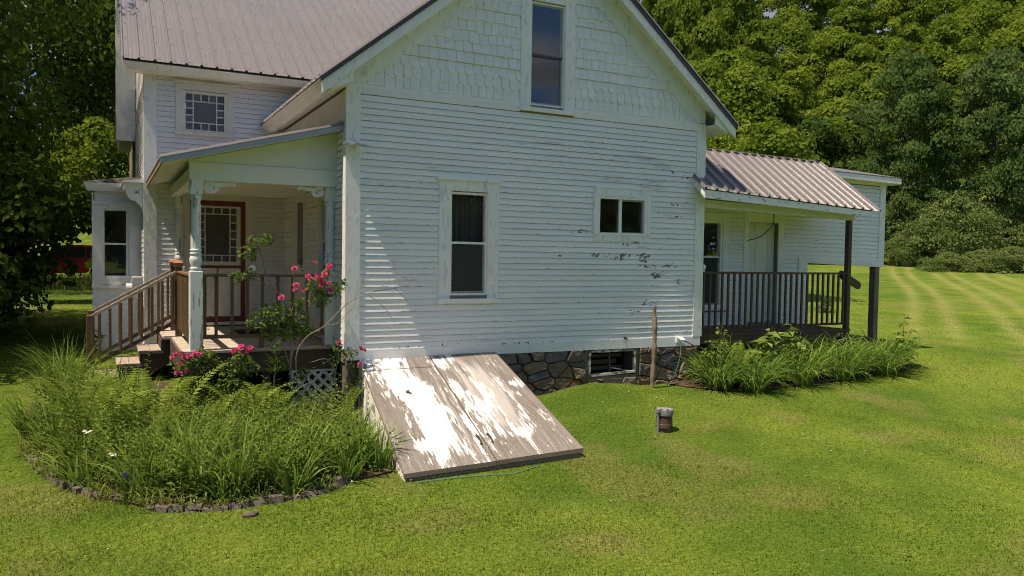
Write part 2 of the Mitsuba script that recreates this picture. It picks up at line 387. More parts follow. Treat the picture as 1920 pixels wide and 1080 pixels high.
put('frieze_board', frieze(-1), 'painted_trim', GW)
put('corner_board', MB().box(-.026, .166, -.026, 0, .625, 4.085).box(-.026, 0, 0, .125, .625, 4.0), 'painted_trim', GW, label='left corner board with cracked flaking paint')
put('corner_board', MB().box(5.745, W + .026, -.026, 0, .62, 4.085).box(W, W + .026, 0, .125, .62, 4.0), 'painted_trim', GW)

def shingles():
    r = random.Random(11)
    rows = [(4.085, 's'), (4.236, 'o'), (4.386, 'o'), (4.536, 's'), (4.692, 's'), (4.846, 'j'), (4.985, 'j'), (5.148, 'j'), (5.305, 's'), (5.46, 'j'), (5.615, 's'), (5.77, 'o'), (5.925, 'o')]
    for k, (z, kind) in enumerate(rows):
        za = z
        h = rows[k + 1][0] - z + {'s': -.003, 'j': .05, 'o': .075}[rows[k + 1][1]] if k + 1 < len(rows) else .16
        lo, hi = inner(z + .155), W - inner(z + .155)
        lo0, hi0 = inner(z), W - inner(z)
        x = lo0 - r.uniform(0, .13)
        while x < hi0:
            w = r.uniform(.105, .15) if kind != 'o' else .132
            drop = r.choice([0, .028, .012]) if kind == 'j' else r.uniform(-.002, .002)
            a, b = x + .0024, x + w - .0024
            x += w
            if kind == 'o':
                arc = [((a + b) / 2 + (b - a) / 2 * math.cos(t), z + .062 - .066 * math.sin(t)) for t in np.linspace(0, math.pi, 9)]
                poly = Polygon([(a, z + h), (b, z + h)] + arc)
            else:
                poly = Polygon([(a, z + h), (b, z + h), (b, z - drop), (a, z - drop + r.uniform(-.002, .002))])
            clip = Polygon([(inner(z - .06) - .0, z - .06), (W - inner(z - .06), z - .06), (W - inner(z + h), z + h), (inner(z + h), z + h)])
            poly = poly.intersection(clip)
            if z < 6.1: poly = poly.difference(sbox(2.497, 3.388, 3.9, 5.735))
            t0 = r.uniform(.017, .024)
            for g in getattr(poly, 'geoms', [poly]):
                if g.is_empty or g.area < 2e-4: continue
                zt = z + h
                # thin at the top, thick at the butt
                put('shingle', MB().prism(g, lambda a_, b_, t: (a_, -t * (t0 - (t0 - .002) * max(0.0, (b_ - z) / h)) - 0.0015, b_)), 'painted_board' if r.random() < .5 else 'shingle_paint', GW)
surf('shingle_paint', lambda p, n, uv: mix((0.63, 0.66, 0.67), (0.74, 0.76, 0.75), fbm(p.x * 24, p.z * 3, 1)), rough=0.6)
shingles()

# --- windows
def sash_pair(parent, o, u, n, a, b, z0, z1, mid, curtain='curtain', frame='vinyl', fw=.028, screen=False, rail=None):
    """double-hung window: frame, two sashes, panes and a curtain behind"""
    o, u, n = (np.asarray(q, float) for q in (o, u, n))
    flip = np.dot(np.cross(u, [0, 0, 1]), n) < 0
    def bx(m, p, q, za, zb, t0, t1):
        P = lambda s, t, h: o + u * s + n * t + np.array([0, 0, h])
        m.hexa([P(p, t0, za), P(p, t1, za), P(q, t1, za), P(q, t0, za), P(p, t0, zb), P(p, t1, zb), P(q, t1, zb), P(q, t0, zb)])
        if flip: m.f[-1] = m.f[-1][:, ::-1]
    m = MB()
    for p, q, za, zb in ((a, a + fw, z0, z1), (b - fw, b, z0, z1), (a + fw, b - fw, z1 - fw, z1), (a + fw, b - fw, z0, z0 + fw)):
        bx(m, p, q, za, zb, -.08, .012)
    put('frame', m, frame, parent)
    m = MB(); bx(m, a + fw, b - fw, mid - .016, mid + .016, -.045, -.012)
    put('meeting_rail', m, rail or frame, parent)
    m = MB()
    for p, q, za, zb in ((a + fw, a + fw + .022, z0 + fw, mid - .016), (b - fw - .022, b - fw, z0 + fw, mid - .016), (a + fw + .022, b - fw - .022, z0 + fw, z0 + fw + .03)):
        bx(m, p, q, za, zb, -.05, -.028)
    put('lower_sash', m, 'screen_frame', parent)
    if screen:
        m = MB(); bx(m, a + fw, b - fw, z0 + fw, mid - .016, -.034, -.030)
        put('insect_screen', m, 'screen_mesh', parent)
    P = lambda s, t, h: o + u * s + n * t + np.array([0, 0, h])
    for za, zb, t in ((mid + .016, z1 - fw, -.022), (z0 + fw, mid - .016, -.042)):
        v = [P(a + fw, t, za), P(b - fw, t, za), P(b - fw, t, zb), P(a + fw, t, zb)]
        put('pane', (np.array(v), np.array([[0, 1, 2], [0, 2, 3]])), 'window_glass', parent)
    if curtain:
        s = np.linspace(a - .04, b + .04, 60)
        t = -.17 - .018 * np.sin(np.arange(60) * .9) - .012 * np.sin(np.arange(60) * .37 + 1)
        v = np.vstack([[P(si, ti, z0 - .05) for si, ti in zip(s, t)], [P(si, ti, z1 + .05) for si, ti in zip(s, t)]])
        k = np.arange(59)
        put('curtain', (v, np.stack([k, k + 1, k + 61, k + 60], 1)), curtain, parent, smooth=True)

def casing(parent, o, u, n, a, b, z0, z1, w, head, sill=True, cap=True, mat='painted_trim', t=.026):
    o, u, n = (np.asarray(q, float) for q in (o, u, n))
    flip = np.dot(np.cross(u, [0, 0, 1]), n) < 0
    P = lambda s, tt, h: o + u * s + n * tt + np.array([0, 0, h])
    def bx(p, q, za, zb, t0, t1):
        m = MB().hexa([P(p, t0, za), P(p, t1, za), P(q, t1, za), P(q, t0, za), P(p, t0, zb), P(p, t1, zb), P(q, t1, zb), P(q, t0, zb)])
        if flip: m.f[-1] = m.f[-1][:, ::-1]
        return m
    put('side_casing', bx(a - w, a, z0, z1, 0, t), mat, parent)
    put('side_casing', bx(b, b + w, z0, z1, 0, t), mat, parent)
    put('head_casing', bx(a - w - .004, b + w + .004, z1, z1 + head, 0, t + .004), mat, parent)
    if cap: put('head_cap', bx(a - w - .04, b + w + .04, z1 + head, z1 + head + .028, 0, t + .045), mat, parent)
    if sill: put('sill', bx(a - w - .02, b + w + .02, z0 - .055, z0, 0, t + .04), mat, parent)

FY, UX = (0, -1, 0), (1, 0, 0)
w1 = group('tall_window', HOUSE, 'tall ground-floor window of the gable wall with dark curtain')
casing(w1, (0, 0, 0), UX, FY, 1.44, 2.01, 1.28, 2.775, .167, .145)
surf('screen_mesh', lambda p, n, uv: mix((0.030, 0.034, 0.033), (0.045, 0.05, 0.048), fbm(p.x * 22, p.y * 22, p.z * 0.8)), rough=0.7, spec=0.2)
sash_pair(w1, (0, .01, 0), UX, FY, 1.44, 2.01, 1.33, 2.76, 2.06, screen=True)
w2 = group('gable_window', HOUSE, 'narrow attic window high in the gable')
casing(w2, (0, 0, 0), UX, FY, 2.66, 3.225, 4.03, 5.56, .165, .15)
sash_pair(w2, (0, .01, 0), UX, FY, 2.66, 3.225, 4.07, 5.545, 4.795, curtain=None, fw=.02, rail='dark_flashing')
w3 = group('slider_window', HOUSE, 'small two-pane sliding window of the gable wall')
casing(w3, (0, 0, 0), UX, FY, 3.83, 4.77, 2.235, 2.83, .055, .0, sill=False, cap=False, t=.045, mat='vinyl')
put('apron', MB().box(3.78, 4.83, -.024, 0, 2.142, 2.235), 'painted_trim', w3)
put('head_casing', MB().box(3.78, 4.83, -.026, 0, 2.83, 2.945).box(3.775, 4.835, -.04, 0, 2.945, 2.965), 'painted_trim', w3)
m = MB()
for a, b, c, d in ((3.83, 3.885, 2.235, 2.83), (4.715, 4.77, 2.235, 2.83), (3.885, 4.715, 2.785, 2.83), (3.885, 4.715, 2.235, 2.268)): m.box(a, b, -.035, .06, c, d)
put('frame', m, 'vinyl', w3)
put('meeting_stile', MB().box(4.255, 4.305, -.005, .03, 2.268, 2.785), 'vinyl', w3)
put('slider_sash', MB().box(4.305, 4.69, .0, .025, 2.76, 2.785).box(4.69, 4.715, .0, .025, 2.268, 2.785).box(4.305, 4.69, 0, .025, 2.268, 2.28), 'screen_frame', w3)
for a, b, y in ((3.885, 4.255, .035), (4.305, 4.69, .018)):
    put('pane', (np.array([(a, y, 2.268), (b, y, 2.268), (b, y, 2.785), (a, y, 2.785)]), np.array([[0, 1, 2], [0, 2, 3]])), 'window_glass', w3)

# --- ribbed metal roofing: panels 0.914 wide with a rib every 0.2286
def rib_profile(n_ribs, minor=True, h=.030):
    pts = []
    for i in range(n_ribs):
        x = i * .2286
        pts += [(x - .026, 0), (x - .010, h), (x + .010, h), (x + .026, 0)]
        if minor and i < n_ribs - 1:
            for c in (.085, .1435):
                pts += [(x + c - .010, 0), (x + c - .004, .005), (x + c + .004, .005), (x + c + .010, 0)]
    return pts
def metal_panels(parent, low, high, x0, x1, minor=True, name='roof_panel', step=4):
    """low(x), high(x): lower and upper end of the roof line at x (points); up-normal by cross product"""
    x = x0
    while x < x1 - .05:
        n = min(step, int(math.ceil((x1 - x) / .2286)))
        prof = rib_profile(n + 1, minor)
        lo, hi = [], []
        for a, h in prof:
            xx = min(x + a, x1 + .03)
            p, q = np.array(low(xx)), np.array(high(xx))
            d = q - p; d /= np.linalg.norm(d)
            t = np.array(low(xx + .01)) - np.array(low(xx - .01)); t /= np.linalg.norm(t)
            nn = np.cross(t, d); nn /= np.linalg.norm(nn)
            lo.append(p + nn * h); hi.append(q + nn * h)
        k = len(lo); i = np.arange(k - 1)
        v = np.vstack([lo, hi])
        f = np.stack([i, i + 1, i + 1 + k, i + k], 1)
        # small thickness: a second sheet under it joined at the lower end
        put(name, (v, f), 'roof_metal', parent)
        x += n * .2286
def screws(parent, pts, nrm, name='screws'):
    m = MB()
    nrm = np.asarray(nrm, float) / np.linalg.norm(nrm)
    for p in pts:
        c = trimesh.creation.icosphere(1, .009)
        m.add(c.vertices * [1, 1, 1] + np.asarray(p) + nrm * .002, c.faces)
    return put(name, m, 'screw_metal', parent, smooth=True, kind='stuff')

# main house roof: eave at y 3.6, z 4.86, rising .69 to the ridge at y 7.2
MS = .69
MR = put('main_roof', MB().hexa([(-2.5, 3.63, 4.80), (5.3, 3.63, 4.80), (5.3, 9.0, 4.80 + MS * 5.37), (-2.5, 9.0, 4.80 + MS * 5.37), (-2.5, 3.63, 4.835), (5.3, 3.63, 4.835), (5.3, 9.0, 4.835 + MS * 5.37), (-2.5, 9.0, 4.835 + MS * 5.37)])
        , 'sheathing', HOUSE, label='broad mauve-grey ribbed metal roof over the rear block')
metal_panels(MR, lambda x: (x, 3.585, 4.853), lambda x: (x, 9.0, 4.853 + MS * 5.415), -2.535, 5.3)
put('roof_panel', MB().hexa([(-2.55, 9.0, 8.585), (5.3, 9.0, 8.585), (5.3, 14.4, 4.84), (-2.55, 14.4, 4.84), (-2.55, 9.0, 8.60), (5.3, 9.0, 8.60), (5.3, 14.4, 4.86), (-2.55, 14.4, 4.86)]), 'roof_metal', MR)
pts = []
for i in range(24):
    for k in range(9):
        x = -2.535 + .2286 * i + .055
        y = 3.65 + k * .56 + (.0 if i % 2 else .02)
        pts.append((x, y, 4.853 + MS * (y - 3.585) + .004))
screws(MR, pts, (0, -MS, 1))
# eave fascia square to the slope, soffit
fz = lambda y: 4.83 + MS * (y - 3.63)
put('fascia', MB().hexa([(-2.47, 3.67, 4.715), (5.2, 3.67, 4.715), (5.2, 3.70, 4.735), (-2.47, 3.70, 4.735), (-2.53, 3.60, 4.815), (5.2, 3.60, 4.815), (5.2, 3.63, 4.83), (-2.53, 3.63, 4.83)]), 'aged_trim', MR)
put('soffit', MB().box(-2.49, 5.2, 3.70, 4.0, 4.722, 4.74), 'aged_trim', MR)
put('rake_board', MB().hexa([(-2.53, 3.62, 4.70), (-2.50, 3.62, 4.70), (-2.50, 9.0, 4.70 + MS * 5.38), (-2.53, 9.0, 4.70 + MS * 5.38), (-2.53, 3.62, 4.84), (-2.50, 3.62, 4.84), (-2.50, 9.0, 4.84 + MS * 5.38), (-2.53, 9.0, 4.84 + MS * 5.38)]), 'aged_trim', MR)

# wing roof: two slopes, ridge along y at x = 2.95
WRZ = 4.06
def wing_slope(sign):
    X = (lambda d: -.40 + d) if sign > 0 else (lambda d: W + .40 - d)
    m = MB()
    for za, zb, y0 in ((-.055, -.012, -.27),):
        c = [(X(.03), y0, WRZ + RK * .03 + za), (X(3.35), y0, WRZ + RK * 3.35 + za), (X(3.35), 8, WRZ + RK * 3.35 + za), (X(.03), 8, WRZ + RK * .03 + za)]
        c += [(x, y, z + zb - za) for x, y, z in c]
        m.hexa(c)
    if sign < 0: m.f = [g[:, ::-1] for g in m.f]
    return m
WR = put('wing_roof', wing_slope(1), 'aged_trim', HOUSE)
m = wing_slope(-1); put('roof_deck', m, 'aged_trim', WR)
for sgn in (1, -1):
    X = (lambda d: -.42 + d) if sgn > 0 else (lambda d: W + .42 - d)
    y = -.31
    while y < 7.5:
        prof = rib_profile(5, True)
        lo, hi = [], []
        nn = np.array([-RK * sgn, 0, 1]); nn /= np.linalg.norm(nn)
        for a, h in prof:
            lo.append(np.array([X(0), y + a, WRZ - .016]) + nn * (h + .012)); hi.append(np.array([X(3.37), y + a, WRZ - .016 + RK * 3.37]) + nn * (h + .012))
        # a doubled sheet 6 mm thick, so that its cut ends show
        k = len(lo); v = np.vstack([lo, hi, np.array(lo) - nn * .006, np.array(hi) - nn * .006]); i = np.arange(k - 1)
        f = np.vstack([np.stack([i, i + k, i + 1 + k, i + 1], 1), np.stack([i + 2 * k, i + 1 + 2 * k, i + 1 + 3 * k, i + 3 * k], 1), np.stack([i, i + 1, i + 1 + 2 * k, i + 2 * k], 1), np.stack([i + k, i + 3 * k, i + 1 + 3 * k, i + 1 + k], 1)])
        put('roof_panel', (v, f), 'roof_metal', WR)
        y += .9144
    # rake board, metal edge, eave fascia square to the slope
    m, e = MB(), MB()
    for dst, y0, y1, za, zb, d0, d1 in ((m, -.30, -.272, -.205, -.022, .0, 3.35), (e, -.325, -.298, -.055, .018, -.02, 3.36)):
        c = [(X(.02 + d0), y0, WRZ + RK * d0 + za), (X(.02 + d1), y0, WRZ + RK * d1 + za), (X(.02 + d1), y1, WRZ + RK * d1 + za), (X(.02 + d0), y1, WRZ + RK * d0 + za)]
        c += [(x, y, z + zb - za) for x, y, z in c]
        dst.hexa(c)
        if sgn < 0: dst.f = [g[:, ::-1] for g in dst.f]
    put('rake_board', m, 'painted_trim', WR)
    put('edge_flashing', e, 'dark_flashing', WR)
    f = MB().hexa([(X(.13), -.272, WRZ - .145), (X(.155), -.272, WRZ - .125), (X(.155), 4.6, WRZ - .125), (X(.13), 4.6, WRZ - .145), (X(.01), -.272, WRZ - .012), (X(.04), -.272, WRZ - .005), (X(.04), 4.6, WRZ - .005), (X(.01), 4.6, WRZ - .012)])
    if sgn < 0: f.f = [g[:, ::-1] for g in f.f]
    put('eave_fascia', f, 'aged_trim', WR)
    s_ = MB().hexa([(X(.155), -.27, WRZ - .135), (X(.40), -.27, WRZ - .03), (X(.40), 4.0, WRZ - .03), (X(.155), 4.0, WRZ - .135), (X(.155), -.27, WRZ - .118), (X(.40), -.27, WRZ - .012), (X(.40), 4.0, WRZ - .012), (X(.155), 4.0, WRZ - .118)])
    if sgn < 0: s_.f = [g[:, ::-1] for g in s_.f]
    put('soffit', s_, 'aged_trim', WR)
for sgn in (1, -1):
    X = (lambda d: -.40 + d) if sgn > 0 else (lambda d: W + .40 - d)
    pts = [(X(.03), WRZ - .01), (X(.14), WRZ - .128), (X(.40), WRZ - .02), (X(.40), WRZ + RK * .40 - .03)]
    put('eave_end', MB().prism(Polygon(pts), lambda a, b, t: (a, -.268 + .02 * t, b)), 'painted_trim', WR)
# soffit boards under the front overhang, set across the slope
r = random.Random(4)
for sgn in (1, -1):
    X = (lambda d: -.40 + d) if sgn > 0 else (lambda d: W + .40 - d)
    d = .05
    while d < 3.3:
        wd = min(r.uniform(.5, .9), 3.33 - d)
        z = WRZ - .075 + RK * d
        c = [(X(d), -.27, z), (X(d + wd - .004), -.27, z + RK * (wd - .004)), (X(d + wd - .004), 0, z + RK * (wd - .004)), (X(d), 0, z)]
        c += [(x, y, zz + .018) for x, y, zz in c]
        m = MB().hexa(c)
        if sgn < 0: m.f = [g[:, ::-1] for g in m.f]
        put('soffit_board', m, 'painted_trim', WR)
        d += wd

# --- wing side walls
LW = put('wing_left_wall', MB().prism(sbox(.12, 4.0, .45, 4.06).difference(sbox(.85, 1.42, .95, 2.82)).difference(sbox(2.42, 3.12, .72, 2.8)), lambda a, b, t: (.12 * (1 - t), a, b)), 'sheathing', HOUSE)
board_wall(LW, (0, 0, 0), (0, 1, 0), (-1, 0, 0), holes((.125, 4.0), [(.755, 1.515, .9, 2.93), (2.335, 3.205, .5, 2.9)]), .66, 3.95, seed=9)
put('frieze_board', MB().box(-.022, 0, .125, 4.0, 3.62, 3.99), 'aged_trim', LW)
RW = put('wing_right_wall', MB().prism(sbox(.12, 8, -.2, 4.06), lambda a, b, t: (W - .12 * (1 - t), a, b)), 'painted_board', HOUSE)
board_wall(RW, (W, 0, 0), (0, 1, 0), (1, 0, 0), lambda a, b: [(.125, 8)], .62, 4.0, seed=10)
put('back_wall', MB().box(.12, W - .12, 8.0, 8.1, -.2, 4.1), 'painted_board', RW)

# --- main block: front wall at y = 4 from x -2.2, left wall at x = -2.2
FW = put('main_front_wall', MB().prism(sbox(-2.19, 5.0, .45, 4.75).difference(sbox(-1.66, -.94, 3.87, 4.53)).difference(sbox(-1.54, -.66, .66, 2.74)), lambda a, b, t: (a, 4.12 - .12 * t, b)), 'sheathing', HOUSE)
board_wall(FW, (0, 4, 0), UX, FY, holes((-2.04, .5), [(-1.745, -.855, 3.82, 4.69), (-1.675, -.52, .5, 2.97)]), .66, 4.66, seed=12)
put('corner_board', MB().box(-2.226, -2.04, 3.974, 4.0, .1, 4.72).box(-2.226, -2.2, 4.0, 4.10, .1, 4.72), 'painted_trim', FW)
put('frieze_board', MB().box(-2.04, 1.0, 3.98, 4.0, 4.662, 4.72), 'aged_trim', FW)
SW = put('main_side_wall', MB().prism(sbox(4.0, 14.0, -.1, 4.75), lambda a, b, t: (-2.2 + .1 * (1 - t), a, b)), 'sheathing', HOUSE)
put('gable_end', MB().prism(Polygon([(4.0, 4.75), (14.0, 4.75), (9.0, 8.15)]), lambda a, b, t: (-2.2 + .1 * (1 - t), a, b)), 'painted_board', SW)
board_wall(SW, (-2.2, 0, 0), (0, 1, 0), (-1, 0, 0), lambda a, b: [(4.1, 5.55 if a < 3.1 else 8.5)], .12, 4.75, seed=13, expo=.0833, joints=5)
put('back_wall', MB().box(-2.1, 5, 14.0, 14.1, -.1, 4.8), 'painted_board', SW)
put('right_wall', MB().box(4.95, 5.05, 4.1, 14.0, -.1, 4.8), 'painted_board', SW)
# shaded side gable that juts out beyond the bay
SG = put('side_gable', MB().box(-2.52, -2.25, 8.52, 11, 4.25, 8.2), 'painted_board', HOUSE)
put('corner_board', MB().box(-2.57, -2.42, 8.47, 8.52, 4.2, 8.2).box(-2.58, -2.52, 8.52, 8.7, 4.2, 8.2), 'painted_trim', SG)
put('base_board', MB().box(-2.42, -2.2, 8.48, 8.52, 4.2, 4.27), 'painted_board', SG)
for k in range(16):
    put('clapboard', MB().hexa([(-2.42, 8.503, 4.275 + k * .2), (-2.21, 8.503, 4.275 + k * .2), (-2.21, 8.519, 4.275 + k * .2), (-2.42, 8.519, 4.275 + k * .2), (-2.42, 8.514, 4.473 + k * .2), (-2.21, 8.514, 4.473 + k * .2), (-2.21, 8.519, 4.473 + k * .2), (-2.42, 8.519, 4.473 + k * .2)]), 'painted_board', SG)

# --- stained-glass style window with a border of small panes (upper front wall, and the porch door)
def bordered(parent, o, u, n, a, b, z0, z1, nx, nz, edge, bar, bsdf_bar, bsdf_glass, depth=.02):
    """a light with a border of small panes round one big pane"""
    o, u, n = (np.asarray(q, float) for q in (o, u, n))
    P = lambda s, t, h: o + u * s + n * t + np.array([0, 0, h])
    def bx(p, q, za, zb, t0, t1, name, mat):
        put(name, MB().hexa([P(p, t0, za), P(p, t1, za), P(q, t1, za), P(q, t0, za), P(p, t0, zb), P(p, t1, zb), P(q, t1, zb), P(q, t0, zb)]), mat, parent)
    xs, zs = [a + edge, b - edge], [z0 + edge, z1 - edge]
    for x in xs: bx(x - bar / 2, x + bar / 2, z0, z1, -.012, .006, 'muntin', bsdf_bar)
    for z in zs:
        for p, q in ((a, a + edge - bar / 2), (a + edge + bar / 2, b - edge - bar / 2), (b - edge + bar / 2, b)):
            bx(p, q, z - bar / 2, z + bar / 2, -.012, .006, 'muntin', bsdf_bar)
    cx = [a + edge + (b - a - 2 * edge) * i / nx for i in range(nx + 1)]
    cz = [z0 + edge + (z1 - z0 - 2 * edge) * i / nz for i in range(nz + 1)]
    for i in range(1, nx):
        for za, zb in ((z0, z0 + edge - bar / 2), (z1 - edge + bar / 2, z1)):
            bx(cx[i] - bar / 2, cx[i] + bar / 2, za, zb, -.012, .006, 'muntin', bsdf_bar)
    for i in range(1, nz):
        for p, q in ((a, a + edge - bar / 2), (b - edge + bar / 2, b)):
            bx(p, q, cz[i] - bar / 2, cz[i] + bar / 2, -.012, .006, 'muntin', bsdf_bar)
    bx(a + edge, b - edge, z0 + edge, z1 - edge, -.016, -.008, 'pane', bsdf_glass)
    tint = [bsdf_glass, 'pane_dark']
    k = 0
    colsx = [a] + cx[0:1] + cx[1:-1] + cx[-1:] + [b]
    for za, zb in ((z0, z0 + edge), (z1 - edge, z1)):
        for i in range(len(colsx) - 1):
            bx(colsx[i], colsx[i + 1], za, zb, -.016, -.008, 'pane', tint[k % 2]); k += 1
    for p, q in ((a, a + edge), (b - edge, b)):
        for i in range(nz):
            bx(p, q, cz[i], cz[i + 1], -.016, -.008, 'pane', tint[k % 2]); k += 1
surf('pane_dark', lambda p, n, uv: mix((0.05, 0.048, 0.055), (0.075, 0.065, 0.07), fbm(p.x * 9, p.y * 9, p.z * 9)), rough=0.22, spec=0.5)
surf('door_screen', lambda p, n, uv: mix((0.055, 0.055, 0.045), (0.075, 0.075, 0.06), noise(p.x * 30, p.z * 30, 1)), rough=0.5)
surf('door_pane', rgb=(0.035, 0.030, 0.026), rough=0.3)
UWn = group('upper_window', HOUSE, 'small upper window with a border of little panes')
casing(UWn, (0, 4, 0), UX, FY, -1.66, -.94, 3.86, 4.54, .09, .11, mat='aged_trim')
m = MB()
for a, b, c, d in ((-1.66, -1.60, 3.87, 4.53), (-1.0, -.94, 3.87, 4.53), (-1.60, -1.0, 4.485, 4.53), (-1.60, -1.0, 3.87, 3.90)): m.box(a, b, 3.985, 4.04, c, d)
put('sash', m, 'aged_trim', UWn)
bordered(UWn, (0, 4.015, 0), UX, FY, -1.60, -1.0, 3.90, 4.485, 3, 3, .118, .017, 'aged_trim', 'gray_glass')
put('latch_plate', MB().cham(-1.655, -1.595, 3.965, 3.985, 4.24, 4.31, .006), 'vinyl', UWn)

PD = group('porch_door', HOUSE, 'red-framed porch door with a bordered screen light')
casing(PD, (0, 4, 0), UX, FY, -1.54, -.655, .62, 2.745, .14, .2, sill=False, mat='aged_trim')
put('red_frame', MB().box(-1.54, -1.47, 3.985, 4.05, .70, 2.745).box(-.735, -.655, 3.985, 4.05, .70, 2.745).box(-1.47, -.735, 3.985, 4.05, 2.655, 2.745).box(-1.47, -.735, 3.99, 4.05, 1.615, 1.66), 'red_paint', PD)
m = MB()
for a, b, c, d in ((-1.47, -1.405, 1.66, 2.655), (-.80, -.735, 1.66, 2.655), (-1.405, -.80, 2.625, 2.655), (-1.405, -.80, 1.66, 1.725)): m.box(a, b, 3.995, 4.04, c, d)
put('door_stile', m, 'aged_trim', PD)
bordered(PD, (0, 4.01, 0), UX, FY, -1.405, -.80, 1.725, 2.625, 3, 5, .105, .018, 'aged_trim', 'door_screen')
put('lower_panel', MB().box(-1.47, -1.115, 4.0, 4.04, .80, 1.615).box(-1.435, -1.15, 3.992, 4.0, .90, 1.53), 'aged_trim', PD)
put('lower_panel', MB().box(-1.09, -.735, 4.0, 4.04, .80, 1.615).box(-1.055, -.77, 3.992, 4.0, .90, 1.53), 'aged_trim', PD)
put('threshold', MB().box(-1.66, -.52, 3.90, 4.0, .66, .705), 'aged_trim', PD)
put('kick_board', MB().box(-1.47, -.735, 4.0, 4.04, .705, .80), 'red_paint', PD)
# the side door and side window seen along the porch's inner wall
SD = put('side_door', MB().box(.03, .05, 2.42, 3.12, .72, 2.8), 'aged_trim', HOUSE, label='white side door with a glazed upper half inside the porch')
casing(SD, (0, 0, 0), (0, 1, 0), (-1, 0, 0), 2.42, 3.12, .66, 2.8, .09, .1, sill=False, mat='aged_trim')
put('door_leaf', MB().box(-.005, .028, 2.42, 2.53, .7, 2.8).box(-.005, .028, 3.01, 3.12, .7, 2.8).box(-.005, .028, 2.53, 3.01, 2.7, 2.8).box(-.005, .028, 2.53, 3.01, .7, 1.7), 'aged_trim', SD)
put('pane', MB().box(.012, .02, 2.53, 3.01, 1.7, 2.7), 'gray_glass', SD)
put('handle', MB().tube([(-.005, 2.50, 1.66), (-.045, 2.50, 1.67), (-.045, 2.50, 1.80), (-.005, 2.50, 1.81)], .009).lathe([(.0, 0), (.02, 0), (.02, .02), (0, .02)], (-.02, 2.50, 1.6), 8), 'dark_flashing', SD)
SWn = group('side_window', HOUSE, 'tall dark window inside the porch')
casing(SWn, (0, 0, 0), (0, 1, 0), (-1, 0, 0), .85, 1.42, .95, 2.82, .1, .1, mat='aged_trim')
sash_pair(SWn, (.01, 0, 0), (0, 1, 0), (-1, 0, 0), .85, 1.42, .95, 2.82, 2.06, screen=True)
# --- stone foundation under the gable wall
FD = put('foundation', MB().prism(sbox(.02, W - .02, -.75, .5).difference(sbox(3.73, 4.63, .06, .6)), lambda a, b, t: (a, .35 - .315 * t, b)), 'mortar', HOUSE, label='mossy rubble stone foundation under the gable wall')
STONE_TINT = [(0.19, 0.14, 0.095), (0.15, 0.12, 0.09), (0.125, 0.115, 0.105), (0.23, 0.185, 0.135), (0.18, 0.125, 0.075)]
for i, c in enumerate(STONE_TINT):
    def sfn(p, n, uv, c=c, i=i):
        g = fbm(p.x * 9 + i * 7, p.y * 9, p.z * 13)
        col = mix([q * 0.62 for q in c], [q * 1.35 for q in c], g)
        col = mix(col, (0.30, 0.29, 0.26), smoothstep(0.66, 0.74, fbm(p.x * 16, p.y * 16 + i, p.z * 16)) * 0.5)
        return mix(col, (0.27, 0.085, 0.018), smoothstep(0.76, 0.80, fbm(p.x * 5.5 + 3, p.y, p.z * 6.5 + 8)) * 0.75)
    surf(f'stone_{i}', sfn, rough=0.9, spec=0.2, bump=lambda p, n, uv: fbm(p.x * 25, p.y * 25, p.z * 25) * 0.012)
def stone(poly, depth, r, f, dome=.5):
    """one rough stone: polygon face pushed out with a rounded shoulder"""
    poly = poly.buffer(-.006).simplify(.006)
    if poly.is_empty or poly.area < .0015 or poly.geom_type != 'Polygon': return None
    ring = np.array(poly.exterior.coords)[:-1]
    if Polygon(ring).exterior.is_ccw is False: ring = ring[::-1]
    # more points, roughened outline
    pts = []
    for a, b in zip(ring, np.roll(ring, -1, 0)):
        pts += [a, (a + b) / 2 + r.uniform(-.006, .006)]
    ring = np.array(pts); c = ring.mean(0); k = len(ring)
    v, f_ = [], []
    for s, t in ((1, 0), (.985, .6), (.88, .95)):
        for q in ring:
            w = c + (q - c) * s
            v.append(f(w[0], w[1], depth * t * (1 + r.uniform(-.18, .18))))
    v.append(f(c[0], c[1], depth * r.uniform(.8, 1.15)))
    i = np.arange(k); j = (i + 1) % k
    for a in range(2):
        f_ += [np.stack([a * k + i, a * k + j, (a + 1) * k + j], 1), np.stack([a * k + i, (a + 1) * k + j, (a + 1) * k + i], 1)]
    f_.append(np.stack([2 * k + i, 2 * k + j, np.full(k, 3 * k)], 1))
    return np.array(v), np.vstack(f_)
def rubble():
    from scipy.spatial import Voronoi
    r = np.random.default_rng(21)
    rows, pts = [-.34, -.20, -.03, .10, .26, .42], []
    for z in rows:
        x = 1.9 + r.uniform(0, .2)
        while x < W + .3:
            pts.append((x, z + r.uniform(-.065, .065)))
            x += r.uniform(.16, .52)
    pts = np.array(pts) * [1, 1.0]
    far = np.array([(-20, 0), (30, 0), (3, 20), (3, -20)])
    vo = Voronoi(np.vstack([pts * [1, 1.7], far]))
    for k in range(len(pts)):
        reg = vo.regions[vo.point_region[k]]
        if -1 in reg or not reg: continue
        poly = Polygon(vo.vertices[reg] / [1, 1.7]).intersection(sbox(2.0, W - .01, -.42, .492)).difference(sbox(3.68, 4.68, .03, .6))
        for g in getattr(poly, 'geoms', [poly]):
            s = stone(g, r.uniform(.04, .085), random.Random(k), lambda a, b, t: (a, .034 - t, b)) if not g.is_empty else None
            if s is not None: put('stone', s, f'stone_{r.integers(0, 5)}', FD)
rubble()
